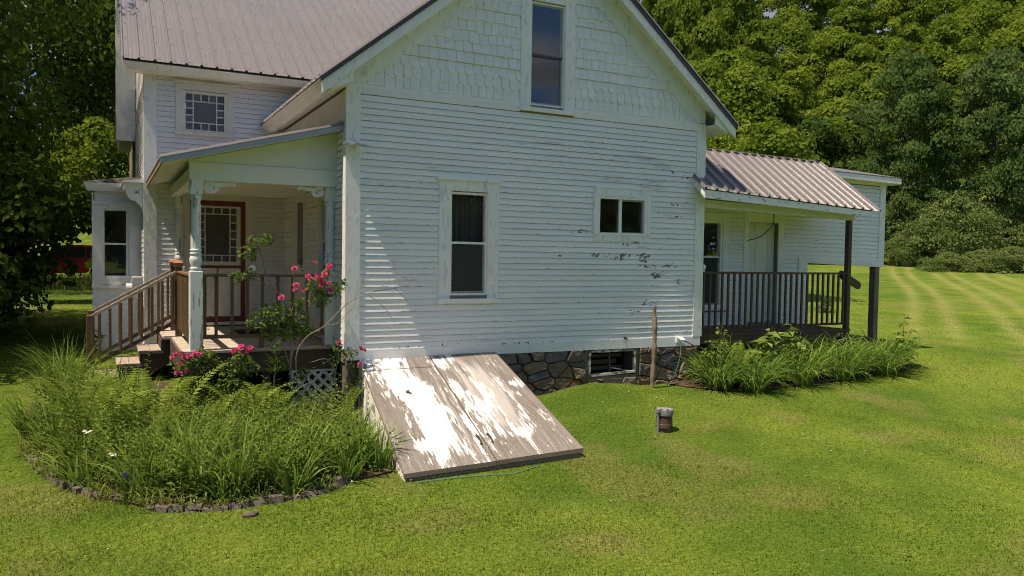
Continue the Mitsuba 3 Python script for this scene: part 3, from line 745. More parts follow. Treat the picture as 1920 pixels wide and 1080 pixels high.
# cellar window in the stonework
CW = group('cellar_window', HOUSE, 'broken cellar window frame set in the stones')
surf('flaky_white', lambda p, n, uv: mix((0.55, 0.54, 0.5), (0.16, 0.13, 0.10), smoothstep(0.46, 0.6, fbm(p.x * 13, p.y * 9, p.z * 17))), rough=0.8)
put('reveal', MB().box(3.68, 3.745, .0, .3, .03, .495), 'stone_1', CW)
put('reveal', MB().box(4.62, 4.68, .0, .3, .03, .495), 'stone_1', CW)
put('sill_stone', MB().box(3.68, 4.68, .0, .3, -.1, .062), 'stone_0', CW)
put('frame', MB().hexa([(3.745, -.02, .065), (4.62, -.02, .092), (4.62, .03, .092), (3.745, .03, .065), (3.745, -.02, .10), (4.62, -.02, .13), (4.62, .03, .13), (3.745, .03, .10)])
    .box(3.745, 3.78, -.02, .03, .10, .465).box(4.588, 4.62, -.02, .03, .13, .465).box(3.78, 4.588, -.015, .03, .432, .465), 'flaky_white', CW)
put('board', MB().box(3.85, 4.5, .20, .22, .13, .19), 'dark_wood', CW)
put('board', MB().box(3.82, 4.4, .21, .23, .22, .29), 'dark_wood', CW)
put('board', MB().box(3.86, 4.5, .2, .22, .33, .38), 'dark_wood', CW)
put('mullion', MB().bar((4.17, .05, .10), (4.15, .05, .44), .03, .03), 'dark_wood', CW)
put('loose_strip', MB().bar((4.2, .05, .18), (4.5, .03, .12), .02, .015), 'flaky_white', CW)

# --- front porch: deck, posts, beam, roof, railing, stairs
PO = put('porch_deck', MB().box(-1.95, 0, .52, 4.0, .42, .60), 'dark_wood', HOUSE)
x = -2.0
y = .46
r = random.Random(5)
while y < 3.98:                      # floor boards run along x
    wd = .135
    put('floor_board', MB().cham(-2.04 if y > 2.3 and y < 3.5 else -1.93, -.002, y, y + wd - .004, .602, .638 + r.uniform(-.002, .002), .003), 'deck_wood', PO)
    y += wd
put('rim_board', MB().box(-1.93, -.0, .485, .52, .33, .60), 'dark_wood', PO)
put('rim_board', MB().box(-1.95, -1.91, .52, 4.0, .33, .60), 'dark_wood', PO)
for x in (-1.88, -.95): put('pier', MB().box(x, x + .1, .56, .66, -.5, .42), 'dark_wood', PO)
LT = put('lattice_frame', MB().box(-.62, -.0, .49, .515, .30, .335).box(-.62, .0, .49, .515, -.35, -.30), 'lattice_paint', PO)
surf('lattice_paint', rgb=(0.55, 0.58, 0.60), rough=0.6)
k = 0
for d in (1, -1):
    for i in range(-6, 10):
        x0, z0 = -.62 + i * .15, -.3
        a, b = (x0, z0), (x0 + d * .6, z0 + .6)
        # clip the slat to the frame
        from shapely.geometry import LineString
        g = LineString([a, b]).intersection(sbox(-.62, -.0, -.3, .30))
        if g.is_empty or g.length < .05: continue
        (xa, za), (xb, zb) = g.coords[0], g.coords[-1]
        put('lattice_slat', MB().bar((xa, .495 + .008 * d, za), (xb, .495 + .008 * d, zb),   .006, .044, up=(-(zb - za), 0, xb - xa)), 'lattice_paint', LT)
def turned_post(x, y, half=False, name='porch_post'):
    base = (x, y, 0)
    k = put(name, MB().cham(x - .078, x + .078, y - .078, y + .078, .52 if not half else .64, 1.64, .008), 'post_paint', PO)
    prof = [(.0, 1.64), (.060, 1.64), (.074, 1.66), (.074, 1.675), (.058, 1.685), (.062, 1.71), (.075, 1.76), (.075, 1.80), (.060, 1.835), (.072, 1.85), (.072, 1.865), (.058, 1.875), (.058, 1.885), (.072, 1.895), (.072, 1.905), (.062, 1.915),
            (.062, 2.05), (.066, 2.06), (.058, 2.07), (.066, 2.08), (.062, 2.09), (.060, 2.2), (.064, 2.21), (.057, 2.22), (.064, 2.23), (.061, 2.24), (.060, 2.36), (.066, 2.38), (.060, 2.39), (.063, 2.45), (.058, 2.48), (.052, 2.51), (.07, 2.545), (.07, 2.57), (.062, 2.59), (0, 2.59)]
    put('turned_shaft', MB().lathe(prof, base, 22), 'post_paint', k, smooth=35)
    put('capital', MB().cham(x - .076, x + .076, y - .076, y + .076, 2.59, 2.775, .008), 'post_paint', k)
    return k
def post_fn(p, n, uv):
    c = mix((0.58, 0.63, 0.62), (0.70, 0.73, 0.72), fbm(p.x * 3, p.y * 3, p.z * 2))
    return mix(c, (0.22, 0.22, 0.2), smoothstep(0.63, 0.7, fbm(p.x * 30, p.y * 30, p.z * 4)) * 0.8)
surf('post_paint', post_fn, rough=0.55)
turned_post(-1.768, .55)
turned_post(-.07, .60, True)
turned_post(-1.70, 3.90, True)
put('beam', MB().box(-1.845, 0, .48, .615, 2.775, 2.995), 'porch_trim', PO)
put('beam', MB().box(-1.835, -1.70, .615, 4.0, 2.775, 2.93), 'porch_trim', PO)
surf('porch_trim', lambda p, n, uv: mix((0.60, 0.63, 0.59), (0.70, 0.72, 0.68), fbm(p.x * 3, p.y * 3, p.z * 5)), rough=0.6)
PZ = lambda x: 3.535 + .262 * x       # underside of the porch roof
put('gable_infill', MB().prism(Polygon([(-1.845, 3.0), (0, 3.0), (0, PZ(0) - .03), (-1.9, PZ(-1.9) - .03)]), lambda a, b, t: (a, .53 - .03 * t, b)), 'porch_trim', PO)
put('ceiling', MB().box(-1.83, 0, .62, 4.0, 2.84, 2.86), 'aged_trim', PO)
PR = put('porch_roof', MB().hexa([(-2.17, .12, PZ(-2.17)), (0, .12, PZ(0)), (0, 4.0, PZ(0)), (-2.17, 4.0, PZ(-2.17)), (-2.17, .12, PZ(-2.17) + .02), (0, .12, PZ(0) + .02), (0, 4.0, PZ(0) + .02), (-2.17, 4.0, PZ(-2.17) + .02)]), 'porch_trim', HOUSE, label='shallow shed roof over the front porch')
y = .10
while y < 3.9:
    prof = rib_profile(5, True); nn = np.array([-.262, 0, 1]) / np.hypot(1, .262)
    lo = [np.array([-2.20, min(y + a, 4.0), PZ(-2.20) + .026]) + nn * h for a, h in prof]
    hi = [np.array([0.0, min(y + a, 4.0), PZ(0) + .026]) + nn * h for a, h in prof]
    kk = len(lo); i = np.arange(kk - 1)
    v = np.vstack([lo, hi, np.array(lo) - nn * .005, np.array(hi) - nn * .005])
    put('roof_panel', (v, np.vstack([np.stack([i, i + kk, i + 1 + kk, i + 1], 1), np.stack([i, i + 1, i + 1 + 2 * kk, i + 2 * kk], 1), np.stack([i + 2 * kk, i + 1 + 2 * kk, i + 1 + 3 * kk, i + 3 * kk], 1)])), 'roof_metal', PR)
    y += .9144
put('edge_flashing', MB().hexa([(-2.2, .085, PZ(-2.2) - .045), (0, .085, PZ(0) - .045), (0, .118, PZ(0) - .045), (-2.2, .118, PZ(-2.2) - .045), (-2.2, .085, PZ(-2.2) + .03), (0, .085, PZ(0) + .03), (0, .118, PZ(0) + .03), (-2.2, .118, PZ(-2.2) + .03)]), 'blue_flashing', PR)
surf('blue_flashing', rgb=(0.30, 0.32, 0.36), rough=0.35, metallic=0.3)
put('eave_board', MB().hexa([(-2.19, .12, PZ(-2.19) - .045), (-2.165, .12, PZ(-2.165) - .04), (-2.165, 4.0, PZ(-2.165) - .04), (-2.19, 4.0, PZ(-2.19) - .045), (-2.19, .12, PZ(-2.19) + .02), (-2.165, .12, PZ(-2.165)), (-2.165, 4.0, PZ(-2.165)), (-2.19, 4.0, PZ(-2.19) + .02)]), 'rotten_wood', PR)
surf('rotten_wood', lambda p, n, uv: mix((0.10, 0.06, 0.035), (0.30, 0.22, 0.15), fbm(p.x * 9, p.y * 14, p.z * 30)), rough=0.9)
y = .16                                # soffit boards show as lines under the overhang
while y < 4.0:
    put('soffit_board', MB().hexa([(-2.15, y, PZ(-2.15) - .022), (-1.84, y, PZ(-1.84) - .022), (-1.84, y + .096, PZ(-1.84) - .022), (-2.15, y + .096, PZ(-2.15) - .022), (-2.15, y, PZ(-2.15) - .004), (-1.84, y, PZ(-1.84) - .004), (-1.84, y + .096, PZ(-1.84) - .004), (-2.15, y + .096, PZ(-2.15) - .004)]), 'porch_trim', PR)
    y += .1
put('front_soffit', MB().hexa([(-1.84, .13, PZ(-1.84) - .022), (-.0, .13, PZ(0) - .022), (-.0, .53, PZ(0) - .022), (-1.84, .53, PZ(-1.84) - .022), (-1.84, .13, PZ(-1.84) - .004), (-.0, .13, PZ(0) - .004), (-.0, .53, PZ(0) - .004), (-1.84, .53, PZ(-1.84) - .004)]), 'porch_trim', PR)
# step flashing against the wing wall
put('step_flashing', MB().box(-.024, -.005, .06, .13, PZ(0) + .03, PZ(0) + .20).hexa([(-.35, .10, PZ(-.35) + .03), (-.0, .10, PZ(0) + .03), (-.0, .13, PZ(0) + .03), (-.35, .13, PZ(-.35) + .03), (-.35, .10, PZ(-.35) + .055), (-.0, .10, PZ(0) + .065), (-.0, .13, PZ(0) + .065), (-.35, .13, PZ(-.35) + .055)]), 'dark_flashing', PR)
def scroll(x, y, sgn, z, s=1.0):
    """scroll bracket sawn from a board: a curl near the post and a tail along the beam"""
    t = np.linspace(0, 1.65 * math.pi, 26)
    rad = .058 - .0085 * t
    c1 = np.stack([.088 + rad * np.cos(t + .4), -.062 + rad * np.sin(t + .4)], 1)
    tail = curve([(.135, -.035), (.17, -.075), (.15, -.115), (.10, -.125), (.05, -.11), (.033, -.07)], 6)
    arm = curve([(.10, -.03), (.20, -.045), (.28, -.035), (.335, -.022), (.362, -.04)], 6)
    m = MB()
    for ln, w in ((c1, .016), (tail, .024), (arm, .022)):
        g = LineString(ln).buffer(w, 5)
        m.prism(g.simplify(.002), lambda a, b, tt: (x + sgn * a * s, y - .018 + .036 * (tt if sgn < 0 else 1 - tt), z + b * s))
    put('scroll_bracket', m.box(*( (x + .0, x + .13) if sgn > 0 else (x - .13, x)), y - .012, y + .012, z - .022, z), 'porch_trim', PO)
scroll(-1.69, .55, 1, 2.775, 1.05)
scroll(-.145, .57, -1, 2.775, .95)
scroll(-1.768, .63, 1, 2.775, .01) if False else None
# front railing between the turned post and the wing wall
FR = put('front_railing', MB().cham(-1.69, -.02, .545, .635, 1.565, 1.60, .006), 'stained_wood', PO)
put('lower_rail', MB().cham(-1.69, -.02, .56, .60, .775, .82, .005), 'stained_wood', FR)
for x in (-1.655, -1.52, -1.326, -1.135, -.948, -.75, -.556, -.359, -.165): put('baluster', MB().cham(x - .019, x + .019, .60, .638, .79, 1.565, .004), 'stained_wood', FR)
put('end_post', MB().cham(-.045, .0, .55, .64, .64, 1.63, .006), 'dark_wood', FR)
put('foot_block', MB().cham(-1.0, -.93, .56, .60, .64, .775, .005), 'stained_wood', FR)
# side railing from the post back to the stair newel
SR = put('side_railing', MB().cham(-1.86, -1.77, .63, 2.36, 1.565, 1.60, .006), 'stained_wood', PO)
put('lower_rail', MB().cham(-1.835, -1.79, .63, 2.36, .74, .785, .005), 'stained_wood', SR)
y = .80
while y < 2.3:
    put('baluster', MB().cham(-1.85, -1.812, y, y + .038, .76, 1.565, .004), 'stained_wood', SR); y += .135
# stair down to the left
SPOLY = Polygon([(-2.05, .6), (-2.05, .40), (-2.33, .40), (-2.33, .22), (-2.62, .22), (-2.62, .05), (-2.92, .05), (-2.92, -.15), (-2.6, -.15), (-1.95, .25), (-1.95, .6)])
ST = put('stair', MB().prism(SPOLY, lambda a, b, t: (a, 2.45 - .04 * t, b)), 'dark_wood', HOUSE, label='short wooden stair with two railings down from the porch')
put('stringer', MB().prism(SPOLY, lambda a, b, t: (a, 3.40 - .04 * t, b)), 'dark_wood', ST)
for i, (xa, xb, z) in enumerate(((-2.36, -2.03, .435), (-2.65, -2.31, .255), (-2.94, -2.60, .075))):
    for a, b in ((xa, (xa + xb) / 2 - .003), ((xa + xb) / 2 + .003, xb)):
        put('tread', MB().cham(a, b, 2.38, 3.45, z - .035, z, .004), 'step_wood', ST)
    put('riser', MB().box(xb - .03, xb - .01, 2.46, 3.36, z, z + .145), 'dark_wood', ST)
for y in (2.40, 3.38):
    R_ = put('railing', MB().bar((-2.965, y, .955), (-1.835, y, 1.60), .085, .034), 'rail_cap', ST)
    put('lower_rail', MB().bar((-2.93, y, .27), (-1.85, y, .87), .035, .05), 'stained_wood', R_)
    for k in range(8):
        x = -2.86 + .135 * k
        zt, zl = .955 + (x + 2.965) / 1.13 * .645 - .02, .27 + (x + 2.93) / 1.08 * .60
        put('baluster', MB().cham(x - .019, x + .019, y - .055, y - .02, zl - .03, zt, .004), 'stained_wood', R_)
    put('newel_post', MB().cham(-3.02, -2.93, y - .045, y + .045, -.1, .975, .006), 'stained_wood', R_)
    nw = put('newel_post', MB().cham(-1.875, -1.785, y - .045, y + .045, .50, 1.655, .006), 'stained_wood', R_)
    c = trimesh.convex.convex_hull(np.array([(-1.83 + a, y + b, z) for a, b, z in [(sx * .065, sy * .065, 1.70) for sx in (-1, 1) for sy in (-1, 1)] + [(sx * .068, sy * .068, 1.715) for sx in (-1, 1) for sy in (-1, 1)] + [(sx * .03, sy * .03, 1.755) for sx in (-1, 1) for sy in (-1, 1)]]))
    put('post_cap', MB().add(c.vertices, c.faces).box(-1.885, -1.775, y - .055, y + .055, 1.655, 1.70), 'copper_stain', nw)
surf('rail_cap', lambda p, n, uv: mix((0.27, 0.21, 0.16), (0.40, 0.33, 0.26), fbm(p.x * 14, p.y * 50, p.z * 14)), rough=0.6)

# --- bay on the left side
BY = put('bay_window', MB().prism(sbox(-2.95, -2.2, .0, 2.92).difference(sbox(-2.84, -2.41, 1.40, 2.62)), lambda a, b, t: (a, 5.62 - .06 * t, b)).box(-2.95, -2.89, 5.62, 8.2, 0, 2.92), 'bay_paint', HOUSE, label='blue-shaded side bay with one double-hung window')
surf('bay_paint', lambda p, n, uv: mix((0.60, 0.62, 0.63), (0.70, 0.71, 0.71), fbm(p.x * 3, p.y, p.z * 3)), rough=0.6)
board_wall(BY, (0, 5.56, 0), UX, FY, lambda a, b: [(-2.90, -2.2)], .10, 1.20, seed=31, bsdf='bay_paint')
board_wall(BY, (0, 5.56, 0), UX, FY, lambda a, b: [(-2.95, -2.2)], 2.70, 2.92, seed=32, bsdf='bay_paint', expo=.11)
put('back_wall', MB().box(-2.89, -2.2, 8.12, 8.2, 0, 2.92), 'bay_paint', BY)
put('floor', MB().box(-2.89, -2.2, 5.62, 8.12, .55, .6), 'dark_wood', BY)
put('trim', MB().box(-2.965, -2.84, 5.535, 5.56, 1.2, 2.70).box(-2.41, -2.2, 5.535, 5.56, 1.2, 2.70).box(-2.84, -2.41, 5.535, 5.56, 2.62, 2.70).box(-2.84, -2.41, 5.535, 5.56, 1.29, 1.40)
    .box(-3.0, -2.2, 5.50, 5.56, 1.225, 1.275).box(-2.965, -2.90, 5.535, 5.56, 0, 1.2).box(-2.985, -2.2, 5.51, 5.56, 2.70, 2.735).box(-2.99, -2.965, 5.535, 8.2, 0, 2.9), 'bay_paint', BY)
bw = group('window', BY, 'double-hung window of the side bay')
m = MB()
for a, b, c, d in ((-2.84, -2.795, 1.40, 2.62), (-2.455, -2.41, 1.40, 2.62), (-2.795, -2.455, 2.59, 2.62), (-2.795, -2.455, 1.40, 1.44), (-2.795, -2.455, 1.985, 2.02)): m.box(a, b, 5.56, 5.60, c, d)
put('sash', m, 'bay_paint', bw)
put('pane', (np.array([(-2.795, 5.58, 2.02), (-2.455, 5.58, 2.02), (-2.455, 5.58, 2.59), (-2.795, 5.58, 2.59)]), np.array([[0, 1, 2], [0, 2, 3]])), 'window_glass', bw)
put('pane', (np.array([(-2.795, 5.59, 1.44), (-2.455, 5.59, 1.44), (-2.455, 5.59, 1.985), (-2.795, 5.59, 1.985)]), np.array([[0, 1, 2], [0, 2, 3]])), 'window_glass', bw)
put('bay_roof', MB().hexa([(-3.1, 5.42, 3.06), (-2.2, 5.42, 3.06), (-2.2, 8.4, 3.06), (-3.1, 8.4, 3.06), (-3.0, 5.5, 3.10), (-2.2, 5.6, 3.22), (-2.2, 8.3, 3.22), (-3.0, 8.3, 3.10)]), 'shingle_roof', BY)
put('cornice', MB().hexa([(-3.06, 5.46, 2.92), (-2.2, 5.46, 2.92), (-2.2, 8.3, 2.92), (-3.06, 8.3, 2.92), (-3.12, 5.40, 3.06), (-2.2, 5.40, 3.06), (-2.2, 8.4, 3.06), (-3.12, 8.4, 3.06)]), 'bay_paint', BY)
# sawn bracket under a small hood on the corner of the side wall
BK = put('hood_bracket', MB().prism(Polygon([(0, .0), (0, -.5)] + [tuple(q) for q in curve([(-.035, -.48), (-.07, -.38), (-.14, -.30), (-.22, -.27), (-.27, -.19), (-.29, -.10), (-.315, -.13), (-.325, -.02)], 5)] + [(-.325, .0)]).buffer(0)
    .difference(LineString([(-.16, -.12), (-.09, -.17)]).buffer(.009)).difference(LineString([(-.155, -.175), (-.09, -.115)]).buffer(.009)), lambda a, b, t: (-2.2 + a, 4.15 - .035 * t, 2.985 + b)), 'bracket_white', HOUSE, label='sawn wooden bracket with a cross cut-out under a little hood')
surf('bracket_white', rgb=(0.70, 0.71, 0.70), rough=0.6)
put('hood', MB().hexa([(-2.54, 4.04, 2.985), (-2.2, 4.04, 2.985), (-2.2, 5.4, 2.985), (-2.54, 5.4, 2.985), (-2.54, 4.04, 3.005), (-2.2, 4.04, 3.05), (-2.2, 5.4, 3.05), (-2.54, 5.4, 3.005)]), 'bracket_white', BK)

# --- right rear ell with its porch
ELL = put('ell_front_wall', MB().prism(Polygon([(W, .6), (9.5, .62), (9.5, 1.845), (11.74, 1.78), (11.74, 3.66), (W, 3.75)]).difference(sbox(6.62, 7.33, 1.02, 2.58)).difference(sbox(7.98, 8.74, .70, 2.60)), lambda a, b, t: (a, 1.2 - .1 * t, b)), 'sheathing', HOUSE)
def ell_spans(za, zb):
    out = [(W + .03, 11.60)] if za > 1.93 else [(W + .03, 9.28)]
    return out
board_wall(ELL, (0, 1.1, 0), UX, FY, holes(ell_spans, [(6.462, 7.488, .93, 2.74), (7.862, 8.858, .5, 2.77)]), .70, 3.50, seed=41, rise=-.004)
put('corner_board', MB().box(11.60, 11.77, 1.074, 1.1, 1.80, 3.55).box(11.74, 11.77, 1.1, 1.2, 1.80, 3.55), 'painted_trim', ELL)
put('sill_board', MB().hexa([(9.50, 1.078, 1.845), (11.76, 1.078, 1.775), (11.76, 1.1, 1.775), (9.50, 1.1, 1.845), (9.50, 1.078, 1.97), (11.60, 1.078, 1.905), (11.60, 1.1, 1.905), (9.50, 1.1, 1.97)]), 'painted_board', ELL)
put('corner_board', MB().box(9.29, 9.505, 1.074, 1.1, .6, 1.97).box(9.505, 9.53, 1.074, 3.6, .6, 1.845), 'painted_trim', ELL)
put('frieze_board', MB().hexa([(W, 1.075, 3.50), (11.77, 1.075, 3.47), (11.77, 1.1, 3.47), (W, 1.1, 3.50), (W, 1.075, 3.70), (11.77, 1.075, 3.63), (11.77, 1.1, 3.63), (W, 1.1, 3.70)]), 'painted_trim', ELL)
put('side_wall', MB().box(11.66, 11.74, 1.2, 3.6, 1.80, 3.62).box(W, 11.74, 3.6, 3.7, 1.8, 3.6).box(W, 9.5, 3.58, 3.68, .3, 1.8).box(9.4, 9.5, 1.2, 3.58, .3, 1.8), 'painted_board', ELL)
put('floor_frame', MB().box(9.5, 11.66, 1.2, 3.6, 1.82, 1.9), 'dark_wood', ELL)
ew = group('porch_window', ELL, 'dark window behind the rear porch railing')
casing(ew, (0, 1.1, 0), UX, FY, 6.60, 7.35, 1.0, 2.6, .14, .14, cap=False)
sash_pair(ew, (0, 1.11, 0), UX, FY, 6.60, 7.35, 1.0, 2.6, 1.93, curtain=None, fw=.05, screen=True)
ed = put('porch_door', MB().box(7.98, 8.74, 1.22, 1.24, .7, 2.6), 'porch_trim', ELL, label='plain white boarded door of the rear porch')
casing(ed, (0, 1.1, 0), UX, FY, 7.98, 8.74, .66, 2.6, .12, .17, sill=False, cap=False)
put('door_board', MB().box(7.985, 8.245, 1.19, 1.22, .7, 2.6), 'porch_trim', ed)
put('door_board', MB().box(8.255, 8.56, 1.19, 1.22, .7, 2.6), 'porch_trim', ed)
put('door_board', MB().box(8.57, 8.735, 1.19, 1.22, .7, 2.6), 'porch_trim', ed)
put('corner_post', MB().cham(11.54, 11.68, 1.10, 1.24, -.3, 1.79, .006), 'weathered_post', ELL, label='weathered square post propping the corner of the ell')
surf('weathered_post', lambda p, n, uv: mix((0.08, 0.055, 0.04), (0.20, 0.165, 0.14), fbm(p.x * 30, p.y * 30, p.z * 2.5)), rough=0.8)
# ell roof: low, rising away from the front
ER = put('ell_roof', MB().hexa([(W, .86, 3.705), (11.98, .86, 3.62), (11.98, 2.5, 3.98), (W, 2.5, 4.06), (W, .86, 3.725), (11.98, .86, 3.64), (11.98, 2.5, 4.0), (W, 2.5, 4.08)])
    .hexa([(W, 2.5, 4.06), (11.98, 2.5, 3.98), (11.98, 4.1, 3.6), (W, 4.1, 3.6), (W, 2.5, 4.08), (11.98, 2.5, 4.0), (11.98, 4.1, 3.62), (W, 4.1, 3.62)]), 'roof_metal', HOUSE, label='low metal roof of the rear ell')
put('fascia', MB().hexa([(W, .865, 3.60), (11.97, .865, 3.515), (11.97, .89, 3.515), (W, .89, 3.60), (W, .865, 3.705), (11.97, .865, 3.62), (11.97, .89, 3.62), (W, .89, 3.705)]).box(11.95, 11.975, .89, 4.05, 3.50, 3.60), 'painted_trim', ER)
put('soffit', MB().hexa([(W, .89, 3.605), (11.95, .89, 3.52), (11.95, 1.1, 3.52), (W, 1.1, 3.605), (W, .89, 3.615), (11.95, .89, 3.53), (11.95, 1.1, 3.53), (W, 1.1, 3.615)]), 'porch_trim', ER)
# porch roof with big ribs
RR = put('rear_porch_roof', MB().hexa([(5.70, -.27, 2.955), (9.69, -.27, 2.76), (9.69, 1.08, 3.77), (5.9, .84, 3.77), (5.70, -.27, 2.975), (9.69, -.27, 2.78), (9.69, 1.08, 3.79), (5.9, .84, 3.79)]), 'porch_trim', HOUSE, label='ribbed metal shed roof over the rear porch')
rl = lambda x: np.array([x, -.30, 3.005 - (x - 5.72) * .0475])
rh = lambda x: np.array([x, .80 + (x - 5.9) * .075, 3.83])
x = 5.70
while x < 9.6:
    n = min(4, round((9.73 - x) / .2286))
    prof = rib_profile(n + 1, False, .040)
    lo, hi = [], []
    for a, h in prof:
        p, q = rl(x + a), rh(x + a); d = q - p; d /= np.linalg.norm(d)
        nn = np.cross(np.array([1, 0, -.03]), d); nn /= np.linalg.norm(nn)
        if x + a < W + .03 : q = p + (q - p) * (.30 / (q[1] - p[1]))     # trimmed off at the wing wall
        lo.append(p + nn * h); hi.append(q + nn * h)
    k = len(lo); i = np.arange(k - 1); v = np.vstack([lo, hi])
    v = np.vstack([v, v - [0, 0, .006]])
    put('roof_panel', (v, np.vstack([np.stack([i, i + 1, i + 1 + k, i + k], 1), np.stack([i + 2 * k, i + 3 * k, i + 1 + 3 * k, i + 1 + 2 * k], 1), np.stack([i, i + 2 * k, i + 1 + 2 * k, i + 1], 1)])), 'roof_metal', RR)
    x += n * .2286
put('ridge_cap', MB().hexa([(W, .83, 3.80), (9.75, 1.10, 3.80), (9.75, 1.25, 3.86), (W, .98, 3.86), (W, .78, 3.845), (9.75, 1.05, 3.845), (9.75, 1.25, 3.89), (W, .98, 3.89)]), 'roof_metal', RR)
put('fascia', MB().hexa([(5.73, -.285, 2.86), (9.69, -.285, 2.70), (9.69, -.262, 2.70), (5.73, -.262, 2.86), (5.73, -.285, 2.99), (9.69, -.285, 2.795), (9.69, -.262, 2.795), (5.73, -.262, 2.99)]), 'flaked_fascia', RR, label='fascia with mildewed flaking paint')
surf('flaked_fascia', lambda p, n, uv: mix(mix((0.66, 0.68, 0.66), (0.74, 0.75, 0.73), fbm(p.x * 3, p.y, p.z * 3)), (0.13, 0.12, 0.09), smoothstep(0.62, 0.74, fbm(p.x * 16, p.y, p.z * 22)) * .7), rough=0.6)
put('rake_board', MB().hexa([(5.70, -.285, 2.86), (5.73, -.285, 2.86), (5.73, -.0, 3.10), (5.70, -.0, 3.10), (5.70, -.285, 2.985), (5.73, -.285, 2.985), (5.73, -.0, 3.225), (5.70, -.0, 3.225)]), 'painted_trim', RR)
put('rake_board', MB().hexa([(9.67, -.262, 2.70), (9.70, -.262, 2.70), (9.70, 1.08, 3.70), (9.67, 1.08, 3.70), (9.67, -.262, 2.79), (9.70, -.262, 2.79), (9.70, 1.08, 3.79), (9.67, 1.08, 3.79)]), 'painted_trim', RR)
put('ceiling', MB().box(W, 9.6, -.02, 1.08, 2.80, 2.82), 'porch_trim', RR)
put('beam', MB().hexa([(W, -.02, 2.74), (9.5, -.02, 2.64), (9.5, .07, 2.64), (W, .07, 2.74), (W, -.02, 2.86), (9.5, -.02, 2.77), (9.5, .07, 2.77), (W, .07, 2.86)]), 'porch_trim', RR)
RP = put('rear_porch', MB().box(W, 9.5, .02, 1.1, .48, .60), 'dark_wood', HOUSE)
y = .0
while y < 1.08:
    put('floor_board', MB().box(W, 9.5, y, y + .132, .602, .63), 'dark_wood', RP); y += .136
for x in (6.1, 7.7, 9.3): put('pier', MB().box(x, x + .1, .03, .13, -.3, .48), 'dark_wood', RP)
put('porch_post', MB().cham(9.385, 9.475, -.0, .09, .40, 2.66, .005), 'dark_wood', RP)
put('top_rail', MB().cham(W, 9.385, .0, .09, 1.645, 1.68, .005), 'dark_wood', RP)
put('lower_rail', MB().cham(W, 9.385, .03, .07, .715, .755, .005), 'dark_wood', RP)
for i in range(26):
    x = 5.985 + .1325 * i
    put('baluster', MB().cham(x - .018, x + .018, .0, .034, .735, 1.65, .003), 'dark_wood', RP)
put('brace_arm', MB().prism(LineString([(9.35, 1.64), (9.80, 1.44)]).buffer(.07, 8), lambda a, b, t: (a, .095 + .035 * t, b)), 'dark_wood', RP, label='round-ended board bolted to the rear porch post')
# ------------------------------------------------------------------ cellar bulkhead with peeling plywood doors
def ply_fn(p, n, uv):
    u, v = uv.x, uv.y                  # u 0..2 over both leaves, v 0 at the wall .. 1 at the foot
    warp = fbm(u * 5, v * 2.2, 3.0)
    grain = fbm(u * 34 + warp * 5, v * 4.5, 1.0)
    lines = 0.5 + 0.5 * dr.sin((u * 70 + warp * 17 + 1.5 * dr.sin(v * 9 + u * 6)) * 1.6)
    wood = mix((0.130, 0.114, 0.100), (0.275, 0.247, 0.222), grain * 0.78 + 0.22 * lines)
    wood = mix(wood, (0.17, 0.14, 0.12), smoothstep(0.62, 0.78, fbm(u * 9, v * 3.5, 9.0)) * 0.55)
    g = lambda cu, cv, a, b, w: w * dr.exp(-dr.square((u - cu) / a) - dr.square((v - cv) / b))
    bias = g(.42, .10, .16, .20, .9) + g(.52, .42, .24, .22, 1.25) + g(.60, .72, .24, .16, 1.2) + g(.15, .02, .25, .04, .8) + g(.30, .26, .14, .16, .7) + g(.12, .98, .03, .5, .5) + g(.95, .62, .05, .22, .65) + g(.35, .82, .16, .05, .8) \
        + g(1.07, .42, .07, .30, .8) + g(1.10, .08, .14, .08, 1.1) + g(1.18, .60, .10, .14, .55) + g(1.45, .80, .28, .06, .85) + g(1.63, .66, .08, .10, .8) + g(1.78, .12, .12, .10, .55) + g(1.62, .30, .06, .06, .7) + g(1.86, .36, .10, .05, .9) + g(1.80, .45, .09, .05, .6) + g(1.93, .93, .03, .03, .9) + g(1.35, .55, .2, .3, .28) + g(.9, .90, .03, .12, .7) + g(.5, .93, .4, .03, .1)
    rag = fbm(u * 13 + 3 * warp, v * 5.5, 5.0) * 0.55 + fbm(u * 44, v * 17, 2.0) * 0.35 + fbm(u * 120, v * 60, 4.0) * 0.15
    m = smoothstep(0.54, 0.60, bias * 0.62 + (rag - 0.5) * 2.0 + 0.20)
    wash = smoothstep(0.25, 0.75, g(1.45, .42, .28, .40, .95) + g(.75, .5, .2, .5, .4) + (grain - 0.5) * 0.9)
    wood = mix(wood, (0.55, 0.53, 0.50), wash * 0.6)
    thin = smoothstep(0.36, 0.58, bias * 0.62 + (rag - 0.5) * 2.0 + 0.20) * smoothstep(0.35, 0.6, fbm(u * 60, v * 9, 6.0))
    wood = mix(wood, (0.58, 0.565, 0.54), thin * 0.6)
    return mix(wood, mix((0.60, 0.585, 0.56), (0.76, 0.755, 0.74), smoothstep(0.3, 0.62, fbm(u * 30, v * 12, 8.0))), m)
surf('peeling_plywood', ply_fn, rough=0.75, spec=0.3)
surf('bare_edge', lambda p, n, uv: mix((0.13, 0.10, 0.075), (0.28, 0.225, 0.18), fbm(p.x * 6, p.y * 6, p.z * 70)), rough=0.85)
surf('flaky_side', lambda p, n, uv: mix((0.68, 0.67, 0.65), (0.30, 0.24, 0.19), smoothstep(0.56, 0.66, fbm(p.x * 9, p.y * 7, p.z * 9))), rough=0.8)
BH = thing('cellar_bulkhead', 'sloping cellar bulkhead with two weathered plywood doors in peeling white paint', 'bulkhead')
TL, TR, BL, BR = np.array([.166, -.026, .492]), np.array([2.151, -.026, .512]), np.array([.0, -2.27, -.425]), np.array([2.14, -2.40, -.335])
